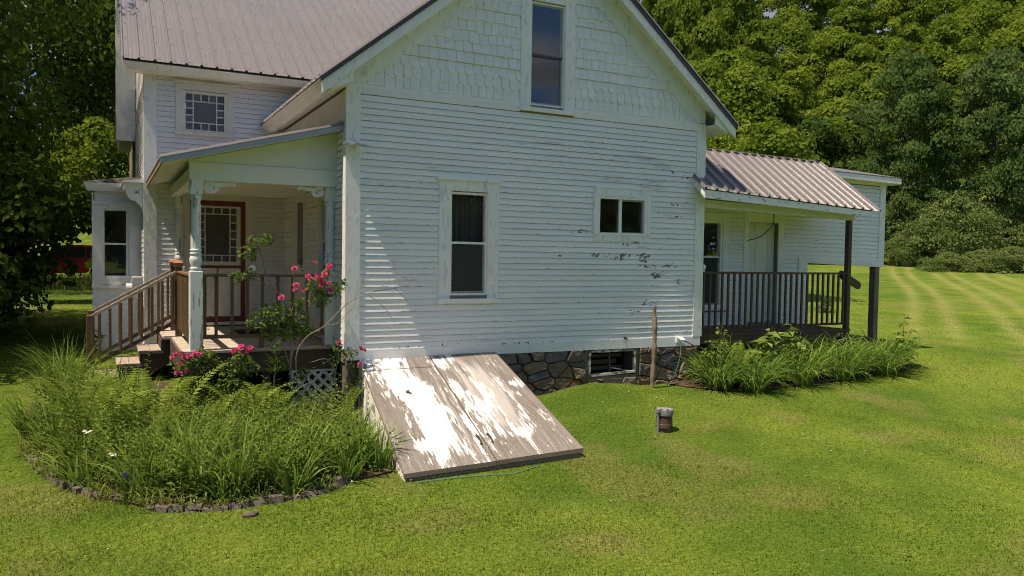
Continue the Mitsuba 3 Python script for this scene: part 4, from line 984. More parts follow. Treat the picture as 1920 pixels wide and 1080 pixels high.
def bh(u, v, t=0.0):
    """u 0..2 across, v 0..1 down the slope, t up from the face"""
    a = TL + (TR - TL) * (u / 2); b = BL + (BR - BL) * (u / 2)
    n = np.cross(TR - TL, TL - BL); n /= np.linalg.norm(n)
    if n[2] < 0: n = -n
    return a + (b - a) * v + n * t
r = random.Random(8)
for ua, ub in ((0.0, .982), (.994, 2.0)):
    uu, vv = np.linspace(ua, ub, 12), np.linspace(0, 1, 14)
    top = np.array([[bh(u, v, .004 * math.sin(u * 5 + v * 3) + (.006 if ua > .5 else 0)) for u in uu] for v in vv]).reshape(-1, 3)
    n_ = np.array([0, -.38, .92]) * .02
    uvs = np.array([[(u, v) for u in uu] for v in vv]).reshape(-1, 2)
    k, l = len(uu), len(vv)
    i, j = np.meshgrid(np.arange(l - 1), np.arange(k - 1), indexing='ij')
    q = np.stack([i * k + j, (i + 1) * k + j, (i + 1) * k + j + 1, i * k + j + 1], -1).reshape(-1, 4)
    lf = put('door_leaf', (top, q), 'peeling_plywood', BH, uv=uvs, label='left bulkhead door with a broad patch of white paint' if ua < .5 else 'right bulkhead door, mostly bare grey plywood')
    e = MB()
    for (u0, v0), (u1, v1) in (((ua, 1), (ub, 1)), ((ub, 1), (ub, 0)), ((ua, 0), (ua, 1))):
        A, B = bh(u0, v0, .0035 if ua < .5 else .0095), bh(u1, v1, .0035 if ua < .5 else .0095)
        dz = np.array([0, .0, -.05]) if v0 == v1 == 1 else np.array([0, 0, -.03])
        e.add([A, B, B + dz, A + dz], [[3, 2, 1, 0]])
    put('edge', e, 'bare_edge', lf)
    hu = .93 if ua < .5 else 1.06
    put('handle', MB().tube(curve([bh(hu, .80, .005), bh(hu, .80, .035), bh(hu, .86, .04), bh(hu, .86, .005)], 4), .008, 6), 'dark_flashing', lf)
b0, b1 = bh(0, 1, -.05), bh(2, 1, -.05)
put('front_board', MB().hexa([(.03, -2.25, -.62), (2.12, -2.38, -.52), (2.12, -2.34, -.52), (.03, -2.21, -.62), (.03, -2.25, -.465), (2.12, -2.38, -.375), (2.12, -2.34, -.375), (.03, -2.21, -.465)]), 'bare_edge', BH)
for sx, x0, x1, col in ((-1, .17, .02, 'flaky_side'), (1, 2.12, 2.11, 'bare_edge')):
    m = MB()
    a = [(x0, 0, -.6), (x1, -2.24 if sx < 0 else -2.36, -.7), (x1, -2.24 if sx < 0 else -2.36, -.45 if sx < 0 else -.37), (x0, 0, .46)]
    bq = [(x + .03 * -sx, y, z) for x, y, z in a]
    m.add(a + bq, [[0, 1, 2], [0, 2, 3], [4, 6, 5], [4, 7, 6], [0, 4, 5], [0, 5, 1], [1, 5, 6], [1, 6, 2], [2, 6, 7], [2, 7, 3], [3, 7, 4], [3, 4, 0]])
    put('cheek_board', m, col, BH)
solo('dead_leaf', (np.array([bh(.40, .36, .012) + np.array(q) for q in ((0, 0, 0), (.05, .02, .02), (.085, -.01, .005), (.05, -.04, .025), (.03, .04, .012), (.07, .04, .02))]), np.array([[0, 1, 3], [1, 2, 3], [0, 4, 1], [4, 5, 1]])), 'dry_leaf', 'curled brown dead leaf lying on the left bulkhead door', 'leaf')
surf('dry_leaf', rgb=(0.10, 0.04, 0.025), rough=0.8, two=True)

# ------------------------------------------------------------------ things on and round the house
WC = thing('well_casing', 'rusty brown well pipe with a grey cap standing in the lawn', 'well pipe')
bx, by, bz = 3.535, -2.114, -.315
def rust(p, n, uv): return mix((0.055, 0.035, 0.028), (0.115, 0.07, 0.05), fbm(p.x * 18, p.y * 18, p.z * 7))
surf('rusty_pipe', rust, rough=0.7)
surf('cap_iron', lambda p, n, uv: mix((0.15, 0.145, 0.15), (0.23, 0.225, 0.235), fbm(p.x * 25, p.y * 25, p.z * 25)), rough=0.55)
put('pipe', MB().lathe([(.092, -.1), (.092, .05), (.108, .055), (.108, .10), (.103, .105), (.103, .185), (.092, .19), (.092, .215)], (bx, by, bz), 28), 'rusty_pipe', WC, smooth=35)
put('cap', MB().lathe([(.09, .205), (.112, .21), (.115, .215), (.115, .275), (.108, .287), (.06, .292), (0, .293)], (bx, by, bz), 28), 'cap_iron', WC, smooth=35)
put('conduit', MB().tube([(bx - .112, by - .02, bz - .05), (bx - .112, by - .02, bz + .27)], .018, 8).cham(bx - .14, bx - .06, by - .06, by + .0, bz + .25, bz + .305, .008), 'cap_iron', WC)
for a in (.4, 2.5, 4.4): put('cap_bolt', MB().lathe([(.0, 0), (.009, 0), (.009, .02), (0, .02)], (bx + .11 * math.cos(a), by + .11 * math.sin(a), bz + .285), 6), 'rusty_pipe', WC)

zz = np.linspace(-.25, 1.14, 26)
solo('wooden_stake', MB().tube(np.stack([4.775 + .012 * np.sin(zz * 3), -.255 + .01 * np.cos(zz * 4), zz], 1), .036 + .006 * np.sin(zz * 17) + .004 * np.sin(zz * 41) - .006 * (zz > 1.0), 9), 'bark_wood', 'rough barked wooden post standing beside the cellar window', 'post', smooth=50)
surf('bark_wood', lambda p, n, uv: mix((0.13, 0.095, 0.065), (0.29, 0.22, 0.155), fbm(p.x * 50, p.y * 50, p.z * 9)), rough=0.9)

FL = thing('floodlight', 'white twin-head security floodlight on the left corner board', 'floodlight')
put('base', MB().add(*(lambda c: (c.vertices * [.055, .05, .05] + [.085, -.055, 3.335], c.faces))(trimesh.creation.icosphere(2, 1.0))), 'fixture_white', FL, smooth=True)
surf('fixture_white', rgb=(0.62, 0.63, 0.66), rough=0.35)
surf('lamp_lens', rgb=(0.42, 0.40, 0.33), rough=0.3)
for x0, x1 in ((.055, -.07), (.11, .225)):
    c, d = np.array([x0, -.09, 3.31]), np.array([x1, -.20, 3.275])
    hd = put('lamp_head', MB().bar(c, d, .085, .034, up=(0, -.6, 1)), 'fixture_white', FL)
    put('lens', MB().bar(c + [0, -.010, -.018], d + [0, -.010, -.018], .07, .006, up=(0, -.6, 1)), 'lamp_lens', hd)
put('sensor', MB().lathe([(0, -.03), (.022, -.02), (.026, 0), (.02, .02), (0, .025)], (.085, -.10, 3.255), 10), 'fixture_white', FL, smooth=True)

EM = thing('electric_meter', 'grey electric meter box on the left corner of the house', 'meter')
surf('meter_grey', rgb=(0.45, 0.46, 0.45), rough=0.45)
put('box', MB().cham(-2.40, -2.23, 4.28, 4.52, 1.09, 1.46, .012), 'meter_grey', EM)
c = trimesh.creation.cylinder(.075, .09, sections=24); c.apply_transform(trimesh.transformations.rotation_matrix(math.pi / 2, [0, 1, 0])); c.apply_translation([-2.435, 4.38, 1.27])
put('meter_dome', (c.vertices, c.faces), 'vinyl', EM, smooth=35)
put('conduit', MB().tube([(-2.29, 4.40, .0), (-2.29, 4.40, 1.1)], .022, 8), 'meter_grey', EM, smooth=True)
put('service_box', MB().cham(-2.27, -2.228, 3.985, 4.20, .55, .98, .006), 'meter_grey', EM)

OB = thing('outlet_box', 'white outdoor outlet cover with plugged cord low on the gable wall', 'outlet')
put('plate', MB().cham(5.39, 5.48, -.05, -.024, .53, .625, .006), 'vinyl', OB)
put('cover', MB().hexa([(5.43, -.11, .575), (5.53, -.11, .565), (5.53, -.03, .60), (5.43, -.03, .61), (5.43, -.11, .59), (5.53, -.11, .58), (5.53, -.03, .615), (5.43, -.03, .625)]), 'vinyl', OB)
solo('black_cord', MB().tube(curve([(5.49, -.06, .575), (5.60, -.09, .53), (5.75, -.10, .46), (5.95, -.12, .40)], 6), .009, 5), 'dark_flashing', 'black power cord running right from the outlet', 'cord')
surf('green_hose', rgb=(0.10, 0.24, 0.20), rough=0.4)
solo('garden_wire', MB().tube(curve([(5.45, -.06, .54), (5.44, -.10, .38), (5.33, -.14, .12), (5.17, -.2, -.03), (5.06, -.28, -.115)], 8), .0045, 5), 'green_hose', 'thin green wire looping down from the outlet to the ground', 'wire')
pt = [(.1, -2.33), (.5, -2.37), (.9, -2.45), (1.15, -2.52), (1.35, -2.48), (1.55, -2.44)]
solo('soaker_hose', MB().tube(curve([(x, y, gz(x, y) + .012) for x, y in pt], 6), .005, 6), 'green_hose', 'thin teal hose lying along the foot of the bulkhead', 'hose')
HB = thing('hose_bib', 'small dark spigot on the skirt board of the gable wall', 'spigot')
put('body', MB().tube([(4.385, -.02, .640), (4.385, -.09, .635), (4.385, -.10, .60)], .014, 8).lathe([(0, .0), (.028, .0), (.028, .01), (0, .01)], (4.385, -.06, .655), 10), 'dark_flashing', HB)

DM = solo('doormat', MB().cham(-.98, -.30, 2.45, 3.05, .642, .655, .004), 'mat_black', 'black doormat lying on the porch floor', 'doormat')
surf('mat_black', rgb=(0.02, 0.02, 0.021), rough=0.95)
for k, (x, y, z, lb) in enumerate(((-1.08, .60, 1.60, 'white globe light on the front porch railing'), (5.99, .045, 1.68, 'white globe light on the rear porch railing'))):
    t = thing('globe_light', lb, 'light')
    g = trimesh.creation.icosphere(3, .045)
    put('globe', (g.vertices + [x, y, z + .075], g.faces), 'globe_white', t, smooth=True)
    put('holder', MB().lathe([(0, 0), (.03, 0), (.03, .012), (.022, .02), (.022, .04), (0, .04)], (x, y, z), 12), 'globe_white', t)
surf('globe_white', rgb=(0.72, 0.73, 0.76), rough=0.3)
solo('hanging_cable', MB().tube(curve([(7.70, .2, 2.80), (7.69, .2, 2.54), (7.57, .2, 2.41), (7.38, .2, 2.29), (7.1, .2, 2.22)], 8), .011, 6), 'dark_flashing', 'black cable end dangling from the rear porch ceiling', 'cable')

# flower-bed border of slanted stones
OUT = [(-3.60, .0), (-3.39, -.57), (-3.25, -.88), (-3.10, -1.14), (-2.96, -1.37), (-2.80, -1.58), (-2.59, -1.78), (-2.42, -2.0), (-2.2, -2.17), (-1.98, -2.28), (-1.74, -2.33), (-1.5, -2.34), (-1.25, -2.32), (-1.0, -2.31), (-.83, -2.27), (-.62, -2.13), (-.50, -2.03)]
BE = thing('bed_edging', 'curved row of slanted grey stones edging the flower bed', 'stone edging')
path = curve([(x, y, 0) for x, y in OUT], 12)
seg = np.r_[0, np.cumsum(np.linalg.norm(np.diff(path[:, :2], axis=0), axis=1))]
r = random.Random(3)
s = .15
while s < seg[-1] - .05:
    L = r.uniform(.10, .19)
    cx, cy = np.interp(s + L / 2, seg, path[:, 0]), np.interp(s + L / 2, seg, path[:, 1])
    dx, dy = np.interp(s + L, seg, path[:, 0]) - np.interp(s, seg, path[:, 0]), np.interp(s + L, seg, path[:, 1]) - np.interp(s, seg, path[:, 1])
    a = math.atan2(dy, dx)
    h = r.uniform(.03, .085); th = r.uniform(.04, .09); tilt = r.uniform(.1, 1.0); a += r.uniform(-.25, .25)
    pts = []
    for u in (-1, 1):
        for w in (-1, 1):
            for z in (0, 1):
                uu, ww = u * L / 2 * r.uniform(.8, 1.0), w * th / 2 * r.uniform(.7, 1.1) + z * tilt * .08
                pts.append((cx + uu * math.cos(a) - ww * math.sin(a), cy + uu * math.sin(a) + ww * math.cos(a), gz(cx, cy) - .04 + z * (h + .04) * r.uniform(.85, 1.05)))
    if not (1.9 < s < 2.15):
        hl = trimesh.convex.convex_hull(np.array(pts))
        put('stone', (hl.vertices, hl.faces), 'edge_stone', BE)
    s += L * r.uniform(.92, 1.1)
surf('edge_stone', lambda p, n, uv: mix((0.055, 0.046, 0.038), (0.15, 0.125, 0.108), fbm(p.x * 16, p.y * 16, p.z * 22)), rough=0.9)
g = trimesh.creation.icosphere(2, 1.0); g.vertices *= 1 + .25 * (meshkit.noise(g.vertices * 1.7, 5)[:, None] - .5)
solo('field_stone', (g.vertices * [.075, .05, .035] + [-1.588, -2.555, gz(-1.588, -2.555) + .012], g.faces), 'edge_stone', 'small grey stone lying on the lawn before the flower bed', 'stone', smooth=True)
# soil of the two beds
def bed_sheet(name, ring, label):
    poly = Polygon(ring)
    gx, gy = np.meshgrid(np.arange(poly.bounds[0], poly.bounds[2], .12), np.arange(poly.bounds[1], poly.bounds[3], .12))
    from shapely import contains_xy
    ins = contains_xy(poly, gx, gy)
    P = np.concatenate([np.stack([gx[ins], gy[ins]], 1), np.array([poly.exterior.interpolate(d).coords[0] for d in np.arange(0, poly.length, .12)])])
    from scipy.spatial import Delaunay
    tri = Delaunay(P).simplices
    cen = P[tri].mean(1); tri = tri[contains_xy(poly, cen[:, 0], cen[:, 1])]
    z = ground_z(P[:, 0], P[:, 1]) + .012 + .02 * meshkit.noise(np.c_[P * 6, P[:, :1] * 0])
    put(name, (np.c_[P, z], tri), 'soil', kind='structure', label=label, smooth=True)
BED = OUT + [(-.26, -2.0), (.0, -1.95), (.10, -.05), (.0, .45), (-1.9, .45), (-1.95, 2.2), (-2.95, 2.3), (-3.1, 3.4), (-3.5, 3.2), (-3.68, 1.2)]
RBED = [(5.15, -.06), (5.35, -.42), (5.62, -.74), (5.88, -.88), (6.34, -.94), (6.8, -.95), (7.55, -.92), (8.31, -.92), (9.17, -.88), (10.11, -.82), (10.45, -.65), (10.6, -.3), (10.2, .0), (9.2, .02), (5.92, .02), (5.92, -.05)]
bed_sheet('flower_bed', BED, 'soil of the big front flower bed')
bed_sheet('side_bed', RBED, 'soil strip along the rear porch')
# ------------------------------------------------------------------ plants
def leaf_mat(name, rough=0.45, trans=0.7, spec_=None, **kw):
    scene[name] = {'type': 'principledthin', 'base_color': {'type': 'mesh_attribute', 'name': 'vertex_color'}, 'roughness': rough, 'diff_trans': trans, **kw}
leaf_mat('grass_leaf', .42, .9)
leaf_mat('strap_leaf', .34, .7)
leaf_mat('soft_leaf', .5, .75)
leaf_mat('tree_leaf', .5, .8)
leaf_mat('petal', .6, .6)
surf('woody_cane', lambda p, n, uv: mix((0.16, 0.12, 0.09), (0.30, 0.24, 0.19), fbm(p.x * 40, p.y * 40, p.z * 20)), rough=0.8)
surf('green_stem', rgb=(0.07, 0.11, 0.03), rough=0.6)
V = np.random.default_rng(99)

def tint(n, lo, hi, jit=.12, g=None):
    t = (V.random(n) if g is None else np.clip(g + V.normal(0, jit, n), 0, 1))[:, None]
    c = np.asarray(lo) * (1 - t) + np.asarray(hi) * t
    return np.clip(c * (1 + V.normal(0, jit, (n, 1))), .003, 1)

def blades(base, h, w, az, lean, droop, segs, col):
    """curved grass blades: base (N,3), height along the blade, width, heading, lean at the foot and extra droop (radians)"""
    N = len(base)
    h, w, az, lean, droop = (np.broadcast_to(np.asarray(q, float), (N,)) for q in (h, w, az, lean, droop))
    d = np.stack([np.cos(az), np.sin(az), np.zeros(N)], 1)
    side = np.stack([-np.sin(az), np.cos(az), np.zeros(N)], 1)
    tw = V.uniform(-.9, .9, N)[:, None]
    side = side * np.cos(tw) + d * np.sin(tw)
    pts, p = [base], base.copy()
    for k in range(segs):
        th = lean + droop * ((k + .5) / segs) ** 1.5
        p = p + (h / segs)[:, None] * (d * np.sin(th)[:, None] + np.array([0, 0, 1.0]) * np.cos(th)[:, None])
        pts.append(p)
    rows, n = [], 0
    for k in range(segs):
        f = (1 - (k / segs) ** 1.6)
        ww = (w * (.75 + .25 * min(1, k)) * f / 2)[:, None]
        rows += [pts[k] - side * ww, pts[k] + side * ww]
    v = np.stack(rows + [pts[segs]], 1)                       # N, 2*segs+1, 3
    tri = []
    for k in range(segs - 1): tri += [(2 * k, 2 * k + 1, 2 * k + 3), (2 * k, 2 * k + 3, 2 * k + 2)]
    tri.append((2 * segs - 2, 2 * segs - 1, 2 * segs))
    m = 2 * segs + 1
    f = (np.array(tri)[None] + (np.arange(N) * m)[:, None, None]).reshape(-1, 3)
    return v.reshape(-1, 3), f, np.repeat(col, m, 0)

def leaves(c, size, nrm, col, ratio=.55, fold=.18, heading=None):
    """small folded leaves (4 triangles) at c (N,3)"""
    N = len(c)
    size = np.broadcast_to(np.asarray(size, float), (N,))[:, None]
    n = nrm / (np.linalg.norm(nrm, axis=1, keepdims=True) + 1e-9)
    a = V.normal(size=(N, 3)) if heading is None else heading + V.normal(0, .25, (N, 3))
    a -= n * (a * n).sum(1, keepdims=True); a /= np.linalg.norm(a, axis=1, keepdims=True) + 1e-9
    b = np.cross(n, a)
    P = lambda u, s, t: c + size * (u * a + s * ratio * b + t * n)
    v = np.stack([P(-.5, 0, 0), P(-.05, -.5, fold), P(.0, 0, 0), P(-.05, .5, fold), P(.5, 0, -.1)], 1)
    tri = np.array([(0, 1, 2), (0, 2, 3), (1, 4, 2), (2, 4, 3)])
    f = (tri[None] + (np.arange(N) * 5)[:, None, None]).reshape(-1, 3)
    return v.reshape(-1, 3), f, np.repeat(col, 5, 0)

def join(parts):
    n, vs, fs, cs = 0, [], [], []
    for v, f, c in parts:
        vs.append(v); fs.append(f + n); cs.append(c); n += len(v)
    return np.vstack(vs), np.vstack(fs), np.vstack(cs)
def put_leaf(name, parts, mat, parent=None, **kw):
    v, f, c = join(parts) if isinstance(parts, list) else parts
    return put(name, (v, f), mat, parent, color=c, **kw)

# --- the lawn's grass: blades thin out with the distance at which they could still be made out
def lawn_blades():
    from shapely import contains_xy
    ax = np.arctan2(CR[2][1], CR[2][0])
    bands = [(3.6, 6.2, 3600), (6.2, 9, 2300), (9, 13, 1150), (13, 19, 420), (19, 30, 120)]
    beds = [Polygon(BED).buffer(-.06), Polygon(RBED).buffer(-.05), Polygon([(.02, 0), (.02, -2.24), (2.12, -2.38), (2.12, 0)]), sbox(0, W, -.04, 8), sbox(-2.2, 5, 4, 10), sbox(-2.0, 0, .4, 4), sbox(-2.96, -2.2, 5.5, 8.3), sbox(W, 9.5, 0, 3.6)]
    P, R = [], []
    for r0, r1, den in bands:
        area = (r1 ** 2 - r0 ** 2) * .75
        n = int(den * area)
        r = np.sqrt(V.uniform(r0 ** 2, r1 ** 2, n)); a = ax + V.uniform(-.75, .75, n)
        x, y = EYE[0] + r * np.cos(a), EYE[1] + r * np.sin(a)
        keep = np.ones(n, bool)
        for b in beds: keep &= ~contains_xy(b, x, y)
        P.append(np.stack([x[keep], y[keep]], 1)); R.append(r[keep])
    P, R = np.vstack(P), np.concatenate(R)
    z = ground_z(P[:, 0], P[:, 1])
    q = np.c_[P, P[:, :1] * 0]
    g = .55 * meshkit.fbm(q * .38, 3, 2) + .45 * meshkit.fbm(np.c_[P @ np.array([[.8, -.6], [.6, .8]]) * [.5, 2.2], P[:, :1] * 0], 3, 5)
    g = np.clip((g - .5) * 1.9 + .5, 0, 1)
    dry = np.clip((meshkit.fbm(q * .9 + 5, 3, 8) - .50) * 4.2, 0, 1) * (V.random(len(P)) < .75)
    # worn, drier ground by the well pipe, the bed's edge and the wall
    dw = np.hypot(P[:, 0] - 3.3, P[:, 1] + 1.9)
    dry = np.maximum(dry, np.clip(.8 - dw / 1.3, 0, .75))
    dry = np.maximum(dry, np.clip(.9 - np.abs(P[:, 1] + .15) / .5, 0, .9) * ((P[:, 0] > 2.3) & (P[:, 0] < 5.8)))
    ring = Polygon(BED).exterior
    import shapely
    db = shapely.distance(shapely.points(P[:, 0], P[:, 1]), ring)
    dry = np.maximum(dry, np.clip(.7 - db / .28, 0, .7))
    lush = np.clip((meshkit.fbm(q * 1.7 + 11, 3, 21) - .52) * 5, 0, 1)
    col = tint(len(P), (.115, .195, .020), (.222, .288, .036), .07, g)
    col = col * (1 - .20 * lush[:, None])
    dc = tint(len(P), (.27, .25, .08), (.36, .33, .12), .10)
    k = (V.random(len(P)) < dry * .42)[:, None]
    col = np.where(k, dc, col)
    # pressed lighter along the wheel tracks of the mower
    s, t = P[:, 0] * .79 + P[:, 1] * .61, -P[:, 0] * .61 + P[:, 1] * .79
    tr = np.max([np.exp(-((t - t0 - .25 * np.sin(s * .16 + kk)) / .24) ** 2) for t0, kk in TRACKS], 0) * np.clip((s - 10) / 4, 0, 1)
    col = col * (1 + .6 * tr[:, None]) + np.array([.05, .035, .015]) * tr[:, None]
    h = V.uniform(.014, .045, len(P)) * (.8 + .5 * g) * (1 + .25 * lush)
    w = np.clip(.0042 + .00055 * R, .005, .022)
    az = V.uniform(0, 2 * np.pi, len(P))
    near = R < 9
    base = np.c_[P, z - .004]
    out = []
    for msk, sg in ((near, 2), (~near, 1)):
        out.append(blades(base[msk], h[msk], w[msk] * V.uniform(.7, 1.3, msk.sum()), az[msk], V.uniform(.1, .75, msk.sum()), V.uniform(.2, 1.0, msk.sum()), sg, col[msk]))
    put_leaf('lawn_grass', out, 'grass_leaf', kind='stuff', label='short mown lawn grass with paler dry patches')
    labels['lawn_grass']['category'] = 'grass'
    # clover leaves and a few white specks in the sward
    n = 5200
    r = np.sqrt(V.uniform(4.0 ** 2, 12 ** 2, n)); a = ax + V.uniform(-.7, .7, n)
    x, y = EYE[0] + r * np.cos(a), EYE[1] + r * np.sin(a)
    keep = (meshkit.fbm(np.c_[x * 1.3, y * 1.3, x * 0], 3, 33) > .52)
    for b in beds: keep &= ~contains_xy(b, x, y)
    x, y = x[keep], y[keep]
    c = np.c_[x, y, ground_z(x, y) + V.uniform(.02, .045, len(x))]
    put_leaf('clover_patches', leaves(c, V.uniform(.016, .03, len(x)), V.normal(0, .4, (len(x), 3)) + [0, 0, 1], tint(len(x), (.13, .215, .035), (.20, .28, .06)), .9), 'soft_leaf', kind='stuff', label='clover leaves scattered through the lawn')
    labels['clover_patches']['category'] = 'clover'
    m = np.random.default_rng(5).integers(0, len(x), 60)
    put_leaf('clover_flowers', leaves(c[m] + [0, 0, .02], .022, V.normal(0, .5, (60, 3)) + [0, 0, 1], tint(60, (.6, .6, .5), (.75, .75, .68)), .95), 'petal', kind='stuff', label='tiny white clover flowers in the lawn')
    labels['clover_flowers']['category'] = 'clover'
lawn_blades()

# --- tall grass of the front flower bed
def in_poly(ring, n, pad=0.0):
    from shapely import contains_xy
    p = Polygon(ring).buffer(pad); x0, y0, x1, y1 = p.bounds
    out = np.zeros((0, 2))
    while len(out) < n:
        q = np.c_[V.uniform(x0, x1, 4 * n), V.uniform(y0, y1, 4 * n)]
        out = np.vstack([out, q[contains_xy(p, q[:, 0], q[:, 1])]])
    return out[:n]
def rim(P):
    import shapely
    return shapely.distance(shapely.points(P[:, 0], P[:, 1]), Polygon(BED).exterior)
FRONT = [q for q in OUT] + [(-.26, -2.0), (-.02, -1.9), (-.04, -.4), (-.55, .05), (-1.9, .1), (-2.35, 1.2), (-3.4, 1.9), (-3.68, 1.0)]
def bed_grass():
    parts = []
    # fine meadow grass
    P = in_poly(FRONT, 7000, .02)
    zone = (P[:, 0] > -2.35) & (P[:, 0] < -.05) & (P[:, 1] < -1.0)
    P = P[~zone | (V.random(len(P)) < .22)]
    d = np.clip(rim(P) / .40, .42, 1)
    q = np.c_[P, P[:, :1] * 0]
    g = meshkit.fbm(q * 1.6, 3, 41)
    H = (.42 + .40 * g) * d * V.uniform(.5, 1.15, len(P))
    H *= np.where((P[:, 0] > -1.0) & (P[:, 1] > -1.1), .75, 1)
    cen = np.array([-1.8, -.6]); out = np.arctan2(P[:, 1] - cen[1], P[:, 0] - cen[0])
    az = np.where(rim(P) < .35, out + V.normal(0, .9, len(P)), V.uniform(0, 6.28, len(P)))
    col = tint(len(P), (.16, .24, .03), (.36, .43, .09), .25, meshkit.fbm(q * 1.1, 3, 17))
    straw = V.random(len(P)) < .05
    col[straw] = tint(straw.sum(), (.20, .17, .07), (.32, .27, .13))
    parts.append(blades(np.c_[P, ground_z(P[:, 0], P[:, 1])], H, V.uniform(.008, .019, len(P)), az, V.uniform(.03, .55, len(P)), V.uniform(.3, 2.1, len(P)), 5, col))
    put_leaf('tall_grass', parts, 'grass_leaf', kind='stuff', label='long unmown grass filling the front flower bed')
    labels['tall_grass']['category'] = 'grass'
    # low leafy weeds between
    P = in_poly(FRONT, 6500, -.02)
    z = ground_z(P[:, 0], P[:, 1]) + V.uniform(.02, .52, len(P)) * np.clip(rim(P) / .5, .15, 1)
    put_leaf('low_weeds', leaves(np.c_[P, z], V.uniform(.04, .115, len(P)), V.normal(0, .6, (len(P), 3)) + [0, -.2, .9], tint(len(P), (.10, .17, .03), (.25, .31, .08), .2), .3), 'soft_leaf', kind='stuff', label='low leafy weeds under the long grass')
    labels['low_weeds']['category'] = 'weeds'
    # upright leafy stems standing among the grass
    P = in_poly(FRONT, 360, -.12)
    st, lv = [], []
    for x, y in P:
        h, z0 = V.uniform(.35, .85), gz(x, y)
        dx, dy = V.normal(0, .06, 2)
        k = int(h / .028); t = np.linspace(.15, 1, k)
        c = np.c_[x + dx * t ** 2, y + dy * t ** 2, z0 + h * t]
        a = np.arange(k) * 2.4 + V.uniform(0, 6)
        d = np.c_[np.cos(a), np.sin(a), np.full(k, .35)]
        s = V.uniform(.055, .10) * (1.15 - .55 * t)
        lo, hi = ((.12, .20, .03), (.26, .35, .08)) if V.random() < .7 else ((.18, .23, .04), (.33, .38, .09))
        lv.append(leaves(c + d * s[:, None] * .5, s, np.c_[-d[:, :2] * .35, np.full(k, 1.0)], tint(k, lo, hi, .12), .30, .08, heading=d))
        st.append(blades(np.array([(x, y, z0)]), h, .008, 0., 0., 0., 3, np.array([(.12, .18, .04)])))
    put_leaf('leafy_weeds', lv + st, 'soft_leaf', kind='stuff', label='upright leafy weed stems among the long grass of the front bed')
    labels['leafy_weeds']['category'] = 'weeds'
bed_grass()

def strap_clump(name, x, y, n, h, w, label, cat, group=None, lean=(.03, .5), droop=(.35, 1.9), lo=(.12, .22, .032), hi=(.30, .41, .085), r=.14):
    a = V.uniform(0, 6.28, n)
    rr = r * np.sqrt(V.random(n))
    b = np.c_[x + rr * np.cos(a), y + rr * np.sin(a), np.full(n, gz(x, y))]
    az = a + V.normal(0, .5, n)
    v = blades(b, h * V.uniform(.6, 1.15, n), w * V.uniform(.7, 1.2, n), az, V.uniform(*lean, n), V.uniform(*droop, n), 7, tint(n, lo, hi, .13))
    k = put_leaf(name, v, 'strap_leaf')
    labels[k] = {'label': label, 'category': cat}
    if group: labels[k]['group'] = group
    return k
LIL = sorted(((-1.95, -1.75, 120, .62), (-1.6, -1.9, 120, .60), (-1.25, -1.85, 110, .58), (-.95, -1.75, 90, .52), (-2.2, -1.45, 100, .58), (-1.75, -1.35, 110, .62), (-1.35, -1.3, 100, .58), (-.65, -1.6, 90, .52), (-.3, -1.55, 90, .5), (-.2, -1.15, 80, .48), (-.9, -1.15, 80, .52), (-2.6, -1.05, 80, .55), (-3.0, -.6, 80, .5), (-2.3, -.8, 80, .6), (-2.0, -1.05, 90, .62), (-1.55, -.9, 90, .6), (-2.75, -.35, 90, .62), (-3.3, .0, 80, .55), (-2.6, .2, 90, .62), (-1.15, -.75, 80, .55), (-1.7, -2.05, 70, .45), (-1.1, -2.1, 70, .45), (-2.45, -1.6, 80, .5), (-.5, -1.9, 70, .42), (-3.0, -1.0, 70, .45), (-.1, -1.75, 70, .45), (-3.05, .7, 90, .65), (-2.7, .9, 90, .65)), key=lambda q: q[0])
_row = lambda q: 'front row' if q[1] < -1.5 else 'middle row' if q[1] < -.8 else 'back row'
LROW = []
for q in LIL:
    mates = [p for p in LIL if _row(p) == _row(q)]
    LROW.append(nth(mates.index(q), len(mates)) + ' of the ' + _row(q))
for i, (x, y, n, h) in enumerate(LIL):
    strap_clump('lily_clump', x, y, int(n * .95), h * 1.22, .030, 'strap-leaved clump in the front bed, ' + LROW[i], 'lily leaves', 'strap-leaved clumps of the front bed', droop=(.3, 1.7))
for x, y, n, h, lb in ((-3.30, 1.3, 150, .95, 'middle'), (-3.45, .5, 140, .8, 'nearest'), (-3.25, 2.0, 160, 1.0, 'rearmost')):
    strap_clump('grass_clump', x, y, n, h * .9, .018, 'tall arching tuft of grass left of the stair newel, ' + lb + ' of three', 'grass tuft', 'tall grass tufts by the stair', lo=(.09, .16, .026), hi=(.20, .28, .06), r=.2, droop=(.4, 1.8))
strap_clump('spiky_clump', -.62, -.95, 26, .62, .022, 'pale upright sword-leaved clump near the bulkhead', 'iris leaves', lean=(.0, .16), droop=(.0, .35), lo=(.11, .16, .03), hi=(.17, .21, .05), r=.05)
r = random.Random(6)
for i, (x, y) in enumerate(sorted([(5.75 + .52 * k + r.uniform(-.1, .1), -.62 - .22 * (k % 2) + r.uniform(-.06, .06)) for k in range(9)] + [(6.0 + .62 * k + r.uniform(-.1, .1), -.34 + r.uniform(-.05, .05)) for k in range(7)])):
    strap_clump('daylily', x, y, 190, .82, .028, 'green daylily clump with arching leaves along the rear porch bed, ' + nth(i, 16), 'daylily', 'daylilies along the rear porch', lean=(.05, .8), droop=(.9, 2.1), lo=(.11, .21, .03), hi=(.27, .38, .08), r=.2)

